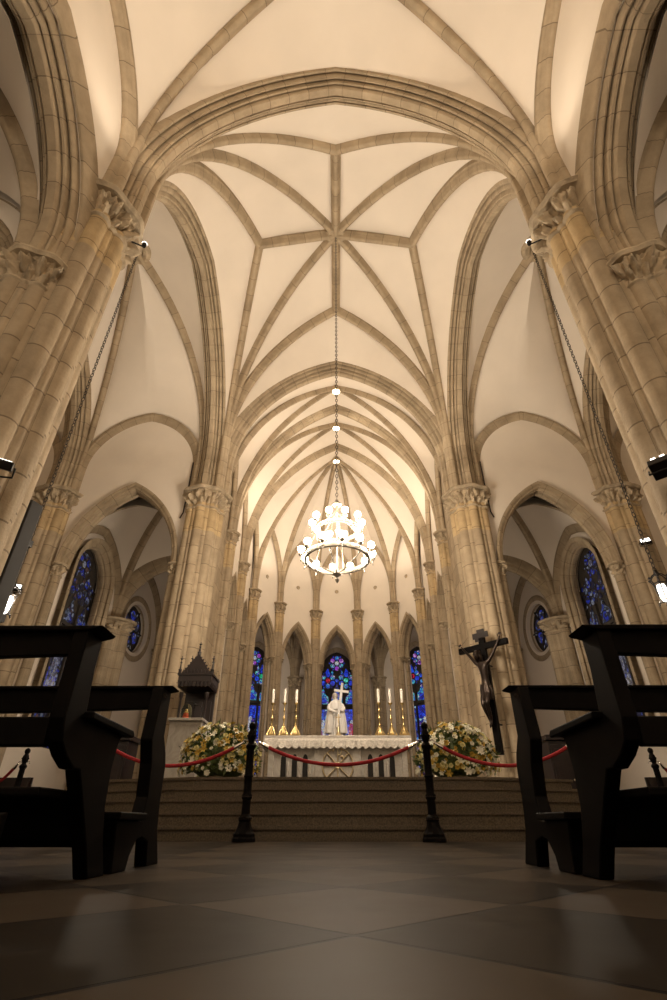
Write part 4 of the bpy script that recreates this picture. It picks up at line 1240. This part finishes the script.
# corpus: one continuous body, arms raised in a V, knees bent slightly to one side
F = -.12
chains = [
    [(0.00, F, 3.02, .105, .085), (0.0, F - .02, 3.14, .095, .075), (.01, F - .03, 3.28, .105, .08), (.01, F - .04, 3.42, .125, .088), (.0, F - .04, 3.54, .12, .08), (-.01, F - .05, 3.63, .05, .05), (-.03, F - .08, 3.70, .048, .05)],
    [('j', 4), (-.16, F - .02, 3.60, .055), (-.30, F + .01, 3.76, .042), (-.37, F + .02, 3.86, .040), (-.50, F + .03, 4.02, .030), (-.56, F + .03, 4.10, .024), (-.59, F + .02, 4.15, .030, .018)],
    [('j', 4), (.16, F - .02, 3.61, .055), (.30, F + .01, 3.78, .042), (.37, F + .02, 3.89, .040), (.49, F + .03, 4.06, .030), (.55, F + .03, 4.15, .024), (.58, F + .02, 4.20, .030, .018)],
    [('j', 0), (-.075, F - .02, 2.95, .085), (-.085, F - .10, 2.78, .075), (-.075, F - .17, 2.60, .058), (-.055, F - .09, 2.42, .052), (-.035, F - .02, 2.26, .036), (-.03, F - .02, 2.19, .032), (-.03, F - .08, 2.09, .03, .02)],
    [('j', 0), (.075, F - .02, 2.95, .085), (.065, F - .12, 2.79, .075), (.045, F - .20, 2.62, .058), (.03, F - .12, 2.44, .052), (.02, F - .06, 2.28, .036), (.012, F - .07, 2.20, .032), (.0, F - .13, 2.11, .03, .02)],
]
v_, e_, r_ = body(chains)
crp = skin('figure', v_, e_, r_, M['bronze'], t); crp['label'] = 'dark bronze figure with raised arms'
hd = head(crp, M['bronze'], (-.05, F - .13, 3.80), .098, -.25, .35, beard=True)
mb = MB(); mb.lathe([(.001, .12), (.06, .112), (.09, .06), (.10, .0), (.095, -.08), (.08, -.16), (.06, -.2)], 18, a0=-.5, a1=PI + .5, sy=1.05)
for k in range(16):
    a = 2 * PI * k / 16; mb.tube([(.09 * math.cos(a), .1 * math.sin(a), .045), (.10 * math.cos(a + .25), .11 * math.sin(a + .25), .062), (.09 * math.cos(a + .45), .1 * math.sin(a + .45), .04)], .008, 5)
mb.build('hair', M['bronze'], hd)
mb = MB(); rows = []
for r, z, fd in [(.135, 3.06, .2), (.14, 3.0, .6), (.15, 2.92, 1), (.15, 2.82, 1.2), (.14, 2.74, 1.2)]:
    rows.append([((r + .012 * fd * math.cos(9 * a)) * math.cos(a), F - .05 + (.8 * (r + .012 * fd * math.cos(9 * a))) * math.sin(a), z - .03 * math.cos(a)) for a in [2 * PI * j / 48 for j in range(48)]])
mb.grid(rows, closed=True); mb.tube([(.14, F - .08, 3.02), (.19, F - .1, 2.92), (.17, F - .08, 2.74)], [.03, .035, .015], 7)
mb.build('loincloth', M['bronze'], crp)
for g, hz, hx in ((-1, 4.15, -.59), (1, 4.20, .58)):
    mb = MB()
    for fch in hand_chain((hx, F + .0, hz), (g * .45, -.15, .85), (1, 0, -.45 * g), .7): mb.tube(fch, [.012, .011, .010, .007][:len(fch)], 7)
    mb.build('hand', M['bronze'], crp)

# ------------------------------------------------------------------ ambo, reading lamp, votive jar
t = empty('marble_ambo', (-2.88, 10.7, PZ), 0, 'white marble lectern block standing left of the altar beside the flowers', 'lectern')
mb = MB(); mb.box(-.30, .30, -.48, .48, .06, 1.06); mb.box(-.33, .33, -.51, .51, 0, .06); mb.build('body', M['marble'], t, smooth=False, bevel=.006)
mb = MB(); mb.box(-.33, .33, -.53, .53, 1.06, 1.11); mb.build('top_slab', M['marble'], t, smooth=False, bevel=.006)
mb = MB(); mb.box(.30, .315, -.40, .40, .42, .98); mb.box(.315, .325, -.34, .34, .48, .92); mb.build('side_panel', M['marble'], t, smooth=False, bevel=.004)
t = empty('microphone', (-2.68, 10.55, PZ + 1.11), 0, 'thin black gooseneck microphone on the white marble lectern', 'microphone')
mb = MB(); mb.lathe([(.001, 0), (.045, 0), (.045, .02), (.01, .03), (.001, .03)], 12); mb.build('base', M['iron'], t)
mb = MB(); mb.tube([(0, 0, .02), (.0, 0, .14), (-.01, 0, .24), (-.06, 0, .29), (-.13, 0, .30)], .008, 6); mb.build('gooseneck', M['iron'], t)
mb = MB(); mb.sphere((-.15, 0, .30), .025, 8, 6); mb.build('head', M['iron'], t)
t = empty('votive_lamp', (-2.99, 10.55, PZ + 1.11), 0, 'small glass votive lantern with red and gold figure on the marble lectern', 'lamp')
mb = MB(); mb.lathe([(.001, 0), (.11, 0), (.11, .025), (.08, .035), (.001, .035)], 16); mb.build('base', M['gold'], t)
mg, ntg, bsg = nodes('clear_green_glass'); bsg.inputs['Base Color'].default_value = (.75, .9, .8, 1); bsg.inputs['Transmission Weight'].default_value = 1; bsg.inputs['Roughness'].default_value = .05; bsg.inputs['IOR'].default_value = 1.1
mb = MB(); mb.lathe([(.10, .035), (.11, .14), (.105, .22), (.07, .29), (.02, .32), (.001, .322)], 18); mb.build('glass_dome', mg, t)
mb = MB(); mb.lathe([(.001, .035), (.05, .035), (.055, .10), (.03, .16), (.001, .17)], 12); mb.build('figure_robe', simple('red_robe_paint', (.6, .08, .03), .5), t)
mb = MB(); mb.sphere((0, 0, .19), .032, 10, 8); mb.lathe([(.035, .14), (.05, .15), (.03, .175), (.001, .18)], 10); mb.build('figure_head', M['gold'], t)

# ------------------------------------------------------------------ canopied wooden throne
t = empty('canopied_throne', (-3.34, 12.5, PZ), 0, 'dark carved wooden throne with spired gothic canopy in front of the left pier', 'throne')
mb = MB(); mb.box(-.45, .45, -.55, .45, 0, .14); mb.build('platform', M['wood_dark'], t, smooth=False, bevel=.01)
mb = MB(); mb.box(-.40, .40, .32, .40, .14, 2.30)
for k in range(3): mb.box(-.33 + k * .235, -.14 + k * .235, .29, .33, .75, 1.9)
mb.build('back_panel', M['wood_dark'], t, smooth=False, bevel=.006)
mb = MB(); mb.box(-.30, .30, -.28, .32, .50, .56); mb.box(-.28, .28, -.25, .3, .14, .5); mb.build('seat', M['wood_dark'], t, smooth=False, bevel=.008)
for g in (-1, 1):
    mb = MB(); mb.prism([(-.32, .14), (.34, .14), (.34, .95), (-.10, .88), (-.30, .86), (-.32, .80)], g * .34 - .03, g * .34 + .03, 'X'); mb.build('armrest', M['wood_dark'], t, smooth=False, bevel=.006)
    mb = MB(); mb.lathe([(.001, .14), (.05, .14), (.05, .2), (.032, .22), (.032, 1.0), (.045, 1.03), (.03, 1.06), (.028, 1.85), (.05, 1.9), (.055, 2.0), (.001, 2.0)], 10, c=(g * .33, -.30, 0)); mb.build('post', M['wood_dark'], t)
mb = MB()
mb.box(-.43, .43, -.46, .42, 2.22, 2.36); mb.box(-.46, .46, -.49, .42, 2.36, 2.41); mb.box(-.40, .40, -.42, .40, 2.12, 2.22)
for k in range(9):           # hanging cusps along the front and sides
    x = -.40 + k * .1
    mb.prism([(x - .045, 2.24), (x + .045, 2.24), (x + .012, 2.12), (x, 2.09), (x - .012, 2.12)], -.455, -.425, 'Y')
    y = -.42 + k * .095
    for g in (-1, 1): mb.prism([(y - .045, 2.24), (y + .045, 2.24), (y, 2.09)], g * .415 - .012, g * .415 + .012, 'X')
for k in range(10):          # cresting
    x = -.42 + k * .093; mb.prism([(x - .03, 2.41), (x + .03, 2.41), (x, 2.49)], -.475, -.45, 'Y')
mb.build('canopy', M['wood_dark'], t, smooth=False)
mb = MB()
mb.prism([(-.40, 2.41), (.40, 2.41), (.30, 2.50), (.16, 2.68), (.06, 2.80), (0, 2.86), (-.06, 2.80), (-.16, 2.68), (-.30, 2.50)], -.42, -.34, 'Y')
mb.add([(-.38, -.38, 2.41), (.38, -.38, 2.41), (.38, .38, 2.41), (-.38, .38, 2.41), (0, -.1, 2.84), (0, .25, 2.75)], [(0, 1, 4), (1, 2, 5, 4), (2, 3, 5), (3, 0, 4, 5)])
for g in (-1, 1):
    for k in range(6):
        f = k / 6; mb.sphere((g * (.36 - .34 * f), -.38, 2.45 + .40 * f ** .9), .024, 6, 5)
mb.build('gable_roof', M['wood_dark'], t, smooth=False)
def pinn(x, y, z, h, s_): 
    m = MB(); m.lathe([(.001, 0), (.045 * s_, 0), (.045 * s_, h * .25), (.055 * s_, h * .28), (.03 * s_, h * .34), (.014 * s_, h * .62), (.035 * s_, h * .66), (.012 * s_, h * .72), (.012 * s_, h * .80), (.04 * s_, h * .86), (.012 * s_, h * .92), (.012 * s_, h), (.001, h)], 8, c=(x, y, z)); return m
pinn(0, -.36, 2.82, .34, 1.1).build('pinnacle', M['wood_dark'], t)
pinn(.42, -.45, 2.36, .44, .9).build('pinnacle', M['wood_dark'], t); pinn(-.42, -.45, 2.36, .44, .9).build('pinnacle', M['wood_dark'], t)
pinn(-.30, .1, 2.45, .5, .9).build('pinnacle', M['wood_dark'], t); pinn(.30, .1, 2.45, .5, .9).build('pinnacle', M['wood_dark'], t)

t_throne = [o for o in bpy.data.objects if o.name.startswith('canopied_throne')][0]; t_throne.scale = (.9, .9, 1)
# ------------------------------------------------------------------ flower arrangements
def make_petals(kind):
    mb = MB()
    if kind == 'rose':
        for ring, (n, r, tilt) in enumerate(((5, .055, .25), (5, .04, .8), (3, .022, 1.2))):
            for k in range(n):
                a = 2 * PI * k / n + ring * .6; ca, sa = math.cos(a), math.sin(a); pts = []
                for u in range(4):
                    f = u / 3
                    for w_ in (-1, 0, 1):
                        wd = .6 * r * math.sin(PI * (.15 + .75 * f)); d = r * f * math.cos(tilt) + .004; h_ = r * f * math.sin(tilt) + (.012 if w_ else 0)
                        pts.append((ca * d - sa * wd * w_, sa * d + ca * wd * w_, h_))
                mb.grid([pts[i * 3:i * 3 + 3] for i in range(4)])
    else:
        for k in range(6):
            a = 2 * PI * k / 6; ca, sa = math.cos(a), math.sin(a); rows = []
            for f, w, h_ in ((0, .006, 0), (.35, .02, .02), (.7, .02, .035), (1, .002, .028)):
                d = .085 * f; rows.append([(ca * d - sa * w * q, sa * d + ca * w * q, h_ + (.006 if q else 0)) for q in (-1, 0, 1)])
            mb.grid(rows)
        mb.lathe([(.006, 0), (.01, .03), (.001, .045)], 6)
    return mb
fl_protos = []
for nm_, kind, mat in (('white_lily', 'lily', 'white_petal'), ('white_rose', 'rose', 'white_petal'), ('yellow_flower', 'rose', 'yellow_petal'), ('cream_flower', 'rose', 'cream_petal'), ('yellow_lily', 'lily', 'yellow_petal')):
    o = make_petals(kind).build(nm_, M[mat]); fl_protos.append(o)
for sx, sd in ((-1, 'left'), (1, 'right')):
    rnd = random.Random(11 + sx)
    t = empty('flower_arrangement', (sx * 1.90, 9.05, PZ), 0, f'big mound of white and yellow flowers on the platform, {sd} of the altar', 'flowers')
    RX, RY, RZ = .60, .48, .62
    mb = MB()
    for k in range(1500):
        a = rnd.uniform(0, 2 * PI); ph = math.acos(rnd.uniform(-.35, 1)); rr = rnd.uniform(.55, 1.03)
        d = V((math.sin(ph) * math.cos(a), math.sin(ph) * math.sin(a), math.cos(ph)))
        p = V((d.x * RX * rr, d.y * RY * rr, .24 + d.z * RZ * .88 * rr))
        if p.z < .16: p.z = .16
        L = rnd.uniform(.06, .15); w_ = rnd.uniform(.012, .028)
        q = (d + V((rnd.uniform(-.8, .8), rnd.uniform(-.8, .8), rnd.uniform(-.5, .7)))).normalized()
        s_ = q.cross(V((rnd.uniform(-1, 1), rnd.uniform(-1, 1), rnd.uniform(-1, 1)))).normalized() * w_
        mb.add([p, p + q * L * .5 + s_, p + q * L, p + q * L * .5 - s_, p + q * L * .5 + V((0, 0, -.006))], [(0, 1, 4), (1, 2, 4), (2, 3, 4), (3, 0, 4)])
    mb.lathe([(.001, .02), (.25, .02), (.42, .12), (.46, .25), (.40, .42), (.25, .58), (.001, .66)], 20, sy=.8)
    fo = mb.build('foliage', M['leaf'], t)
    cnt = [0] * 5
    for k in range(270):
        a = rnd.uniform(0, 2 * PI) if rnd.random() < .25 else rnd.uniform(PI * 1.02, PI * 1.98)
        ph = math.acos(rnd.uniform(-.3, .98))
        d = V((math.sin(ph) * math.cos(a), math.sin(ph) * math.sin(a), math.cos(ph)))
        f = rnd.uniform(.97, 1.10)
        p = V((d.x * RX * f, d.y * RY * f, .24 + d.z * RZ * f * .9))
        if p.z < .06: continue
        i_ = rnd.choices(range(5), (18, 18, 24, 32, 8))[0]
        if cnt[i_] >= 75: continue
        cnt[i_] += 1
        o = fl_protos[i_].copy(); COL.objects.link(o); o.parent = t; o.location = p
        q = (d + V((rnd.uniform(-.4, .4), rnd.uniform(-.6, .1), rnd.uniform(-.2, .4)))).normalized()
        o.rotation_mode = 'QUATERNION'; o.rotation_quaternion = q.to_track_quat('Z', 'Y')
        s_ = rnd.uniform(.6, 1.0) * .82; o.scale = (s_, s_, s_)
    mb = MB(); mb.lathe([(.001, 0), (.22, 0), (.26, .1), (.24, .16), (.001, .16)], 16); mb.build('vase', M['brass_dull'], t)
for o in fl_protos: bpy.data.objects.remove(o)

# ------------------------------------------------------------------ chandelier
def chain_mesh(x, y, z0, z1, pitch=.085, r=.0085, w=.026):
    mb = MB(); k = 0; z = z0
    while z < z1:
        pts = []
        for i in range(9):
            a = 2 * PI * i / 8; dx = w * math.cos(a); dz = pitch * .62 * math.sin(a)
            pts.append((x + dx, y, z + dz) if k % 2 == 0 else (x, y + dx, z + dz))
        mb.tube(pts, r, 4, cap=False); z += pitch; k += 1
    return mb
t = empty('chandelier', (0, YM, 4.90), 0, 'two-tiered round chandelier with glowing globes hanging over the crossing', 'chandelier')
chain_mesh(0, 0, 1.30, 11.90).build('chain', M['chain'], t)
mb = MB(); mb.lathe([(.001, 1.34), (.03, 1.33), (.04, 1.28), (.10, 1.22), (.11, 1.19), (.03, 1.16), (.025, 1.02), (.05, .98), (.025, .94), (.02, .60), (.05, .56), (.02, .5), (.02, -.40), (.05, -.43), (.09, -.47), (.04, -.52), (.02, -.55), (.045, -.59), (.03, -.63), (.001, -.67)], 14); mb.build('stem', M['frame'], t)
def hoop(r, z, w, h):
    mb = MB(); rows = []
    for k in range(49):
        a = 2 * PI * k / 48
        rows.append([((r + dx) * math.cos(a), (r + dx) * math.sin(a), z + dz) for dx, dz in ((0, -h / 2), (w, -h / 2), (w * 1.2, 0), (w, h / 2), (0, h / 2), (-w * .2, 0), (0, -h / 2))])
    mb.grid(rows); return mb
hoop(.63, -.12, .045, .10).build('lower_hoop', M['frame'], t)
hoop(.42, .55, .035, .08).build('upper_hoop', M['frame'], t)
bm_ = MB(); bm_.sphere((0, 0, 0), .069, 14, 10)
bulb0 = bm_.build('bulb', M['bulb'], t)
mb = MB(); mb.lathe([(.001, -.17), (.012, -.16), (.010, -.06), (.03, -.04), (.05, -.02), (.052, 0), (.02, .0), (.018, .05), (.001, .05)], 10); cup0 = mb.build('candle_cup', M['frame'], t)
fb = True
for (n, r, z, a0, hr, hz) in ((12, .75, -.06, .13, .66, -.12), (10, .54, .64, .0, .45, .55)):
    for k in range(n):
        a = 2 * PI * k / n + a0
        b = bulb0 if fb else bulb0.copy(); c_ = cup0 if fb else cup0.copy()
        if not fb: COL.objects.link(b); COL.objects.link(c_)
        fb = False
        b.location = (r * math.cos(a), r * math.sin(a), z + .11); c_.location = (r * math.cos(a), r * math.sin(a), z)
        mb = MB(); mb.tube([(hr * math.cos(a), hr * math.sin(a), hz), ((hr + r) / 2 * math.cos(a), (hr + r) / 2 * math.sin(a), hz - .07), (r * math.cos(a), r * math.sin(a), z - .05)], .011, 6); mb.build('bracket', M['frame'], t)
for k in range(6):
    a = 2 * PI * k / 6 + .3
    mb = MB(); mb.tube([(.64 * math.cos(a), .64 * math.sin(a), -.15), (.5 * math.cos(a), .5 * math.sin(a), -.26), (.28 * math.cos(a), .28 * math.sin(a), -.38), (.04 * math.cos(a), .04 * math.sin(a), -.46)], .014, 6)
    mb.tube([(.64 * math.cos(a), .64 * math.sin(a), -.08), (.44 * math.cos(a), .44 * math.sin(a), .52)], .010, 6)
    mb.tube([(.43 * math.cos(a), .43 * math.sin(a), .56), (.2 * math.cos(a), .2 * math.sin(a), .82), (.02 * math.cos(a), .02 * math.sin(a), 1.0)], .010, 6)
    mb.build('arm', M['frame'], t)

# lamps in the chancel vault bosses
for k, (y, z, lb) in enumerate(((15.3, 15.55, 'nearest the crossing'), (17.5, 15.42, 'middle one of three'), (20.1, 15.50, 'above the apse'))):
    t = empty('ceiling_lamp', (0, y, z), 0, f'round glowing lamp on the chancel vault ridge, {lb}', 'lamp')
    mb = MB(); mb.lathe([(.001, -.03), (.12, -.03), (.15, 0)], 20); mb.build('diffuser', M['lamp'], t)
    mb = MB(); mb.lathe([(.15, 0), (.19, -.02), (.2, .02), (.17, .12), (.001, .14)], 20); mb.build('housing', M['brass_dull'], t)

# hanging lanterns in the transepts
for sx, sd, lx, lz in ((-1, 'left', 6.52, 3.86), (1, 'right', 6.46, 4.08)):
    t = empty('hanging_lantern', (sx * lx, YM, lz), 0, f'lit iron lantern hanging on a long chain in the {sd} transept', 'lantern')
    chain_mesh(0, 0, .42, 16.0 - lz, pitch=.11, r=.012, w=.035).build('chain', M['chain'], t)
    mb = MB(); mb.lathe([(.001, .12), (.07, .10), (.085, 0), (.075, -.2), (.04, -.24), (.001, -.25)], 12); mb.build('glass', M['lamp_white'], t)
    mb = MB()
    for k in range(6):
        a = 2 * PI * k / 6; ca, sa = math.cos(a), math.sin(a)
        mb.tube([(.03 * ca, .03 * sa, .34), (.10 * ca, .10 * sa, .30), (.17 * ca, .17 * sa, .22), (.13 * ca, .13 * sa, .14), (.115 * ca, .115 * sa, 0), (.10 * ca, .10 * sa, -.22), (.14 * ca, .14 * sa, -.27)], .012, 5)
        mb.sphere((.18 * ca, .18 * sa, .24), .025, 6, 5); mb.sphere((.15 * ca, .15 * sa, -.28), .02, 6, 5)
    mb.tube([(.12 * math.cos(2 * PI * k / 18), .12 * math.sin(2 * PI * k / 18), .12) for k in range(19)], .012, 5, cap=False)
    mb.tube([(.105 * math.cos(2 * PI * k / 18), .105 * math.sin(2 * PI * k / 18), -.22) for k in range(19)], .012, 5, cap=False)
    mb.lathe([(.001, .44), (.03, .42), (.05, .36), (.03, .3), (.001, .3)], 8)
    mb.build('frame', M['iron'], t)

# floodlights, loudspeakers, conduits
def flood(loc, rz, tilt, label, w=.14, leds=False, back=.35):
    t = empty('floodlight', loc, rz, label, 'lamp')
    R_ = Matrix.Rotation(tilt, 3, 'X')
    mb = MB(); mb.box(-w, w, -.05, .05, -.11, .11, rot=R_, c=(0, 0, 0)); mb.build('housing', M['iron'], t, smooth=False, bevel=.01)
    mb = MB()
    if leds:
        for k in range(5): mb.box(-w * .85 + k * w * .37, -w * .85 + k * w * .37 + w * .2, -.09, -.05, -.1, .1, rot=R_, c=(0, 0, 0))
    else: mb.box(-w * .85, w * .85, -.056, -.05, -.085, .085, rot=R_, c=(0, 0, 0))
    mb.build('light_panel', M['lamp_white'], t, smooth=False)
    mb = MB(); mb.tube([(-w - .02, 0, 0), (-w - .02, .08, -.08), (0, .12, -.1), (w + .02, .08, -.08), (w + .02, 0, 0)], .012, 6); mb.tube([(0, .12, -.1), (0, back, -.1)], .015, 6); mb.build('bracket', M['iron'], t)
    return t
flood((-8.98, 13.02, 5.72), .5, math.radians(-35), 'black floodlight with white panel on the far left pier')
flood((9.05, 13.02, 7.12), -.5, math.radians(-35), 'black floodlight with white panel on the far right pier')
flood((3.62, 4.30, 3.42), 2.4, math.radians(-62), 'black multi-lamp floodlight at the right edge on the nearest right pier', .24, True)
flood((-3.66, 4.26, 3.42), .6, math.radians(-62), 'black floodlight at the left edge on the nearest left pier', .16)
for sx, sd in ((-1, 'left'), (1, 'right')):
    t = empty('uplight_fixture', (sx * 3.50, PY1 + .30, 9.02), 0, f'small lit spotlight under the capital of the nearest {sd} pier', 'lamp')
    mb = MB(); mb.lathe([(.001, -.04), (.035, -.04), (.045, .03), (.04, .03), (.001, .02)], 12); mb.build('housing', M['iron'], t)
    mb = MB(); mb.lathe([(.045, .03), (.05, .045), (.03, .06), (.001, .065)], 12); mb.build('lens', M['lamp_white'], t)
    mb = MB(); mb.tube([(0, 0, -.05), (sx * .15, -.1, -.08), (sx * .3, -.2, -.08)], .014, 6); mb.build('bracket', M['iron'], t)
    mb = MB(); mb.tube([(sx * 4.90, 13.64, 10.55), (sx * 4.90, 13.64, 9.6), (sx * 4.92, 13.64, 8.55), (sx * 5.0, 13.66, 8.35)], .022, 6)
    tag(mb.build('conduit', M['bronze']), f'thin dark cable conduit on the wall beside the {sd} altar pier', 'conduit')
for loc, h, lb in (((-3.66, 4.24, 1.1), 2.05, 'tall grey column loudspeaker on the front of the nearest left pier'), ((-4.02, 5.52, 1.5), 2.20, 'tall grey column loudspeaker behind the nearest left pier')):
    t = empty('loudspeaker', loc, -.3, lb, 'loudspeaker')
    mb = MB(); mb.box(-.11, .11, -.10, .10, 0, h); mb.build('cabinet', M['speaker'], t, smooth=False, bevel=.02)
    mb = MB(); mb.box(-.095, .095, -.112, -.10, .04, h - .04); mb.build('grille', M['iron'], t, smooth=False)
    mb = MB(); mb.box(-.03, .03, .1, .2, h * .3, h * .34); mb.box(-.03, .03, .1, .2, h * .75, h * .79); mb.build('bracket', M['iron'], t, smooth=False)

# ------------------------------------------------------------------ lights
def point(name, loc, W, col=(1, .84, .655), r=.25):
    l = bpy.data.lights.new(name, 'POINT'); l.energy = W; l.color = col; l.shadow_soft_size = r
    o = bpy.data.objects.new(name, l); link(o); o.location = loc; return o
def spot(name, loc, target, W, ang=100, col=(1, .84, .655), r=.12, blend=.8):
    l = bpy.data.lights.new(name, 'SPOT'); l.energy = W; l.color = col; l.shadow_soft_size = r
    l.spot_size = math.radians(ang); l.spot_blend = blend
    o = bpy.data.objects.new(name, l); link(o); o.location = loc
    o.rotation_euler = (V(target) - V(loc)).to_track_quat('-Z', 'Y').to_euler(); return o
WARM = (1, .84, .655)
for sx in (-1, 1):
    spot('uplight', (sx * 3.3, PY1 + .9, ZC + .25), (sx * .2, 9.5, 17), 250, 150)
    spot('uplight', (sx * 3.3, PY2 - .9, ZC + .25), (sx * .2, 9.0, 17), 210, 150)
    spot('uplight', (sx * 3.3, PY1 - .9, ZC + .25), (sx * .2, 2.0, 16), 165, 150)
    spot('uplight', (sx * 5.3, PY2 - 1.9, ZC + .1), (sx * 6.6, 9.0, 16), 150, 150)
    spot('uplight', (sx * 3.0, Y2 + .5, ZC + .3), (0, 17.0, 16), 330, 150)
    spot('uplight', (sx * 2.8, 21.3, ZC + .2), (0, 20.5, 16), 260, 150)
    point('lantern_light', (sx * 6.4, YM, 3.9), 60, WARM, .1)
    point('nave_fill', (sx * 2.2, -3.5, 8.0), 260, WARM, .3)  # unseen fill added behind the camera to brighten the nave arches and piers
    point('chapel_light', (sx * 6.6, 17.2, 5.6), 65, WARM, .2)
    point('aisle_light', (sx * 6.3, 1.5, 5.6), 50, WARM, .2)
    point('ambulatory_fill', (sx * 3.4, 25.2, 6.0), 30, WARM, .2)  # dim fill added out of sight behind the apse wall, no lamp modelled
for y in (15.3, 17.5, 20.1): spot('ceiling_lamp_light', (0, y, 15.3), (0, y + .8, 0), 420, 150, r=.15)
w = bpy.data.worlds.new('world'); scn.world = w; w.use_nodes = True
w.node_tree.nodes['Background'].inputs[0].default_value = (.02, .016, .012, 1)
w.node_tree.nodes['Background'].inputs[1].default_value = 1
scn.view_settings.view_transform = 'Standard'; scn.view_settings.look = 'None'
scn.view_settings.gamma = 1; scn.view_settings.use_curve_mapping = False
scn.view_settings.exposure = 0.13
scn.cycles.max_bounces = 6; scn.cycles.diffuse_bounces = 4
scn.cycles.use_denoising = True

spot('statue_spot', (1.6, 16.4, 7.5), (-.05, 20.4, 3.6), 420, 16, (1, .93, .82), .05)
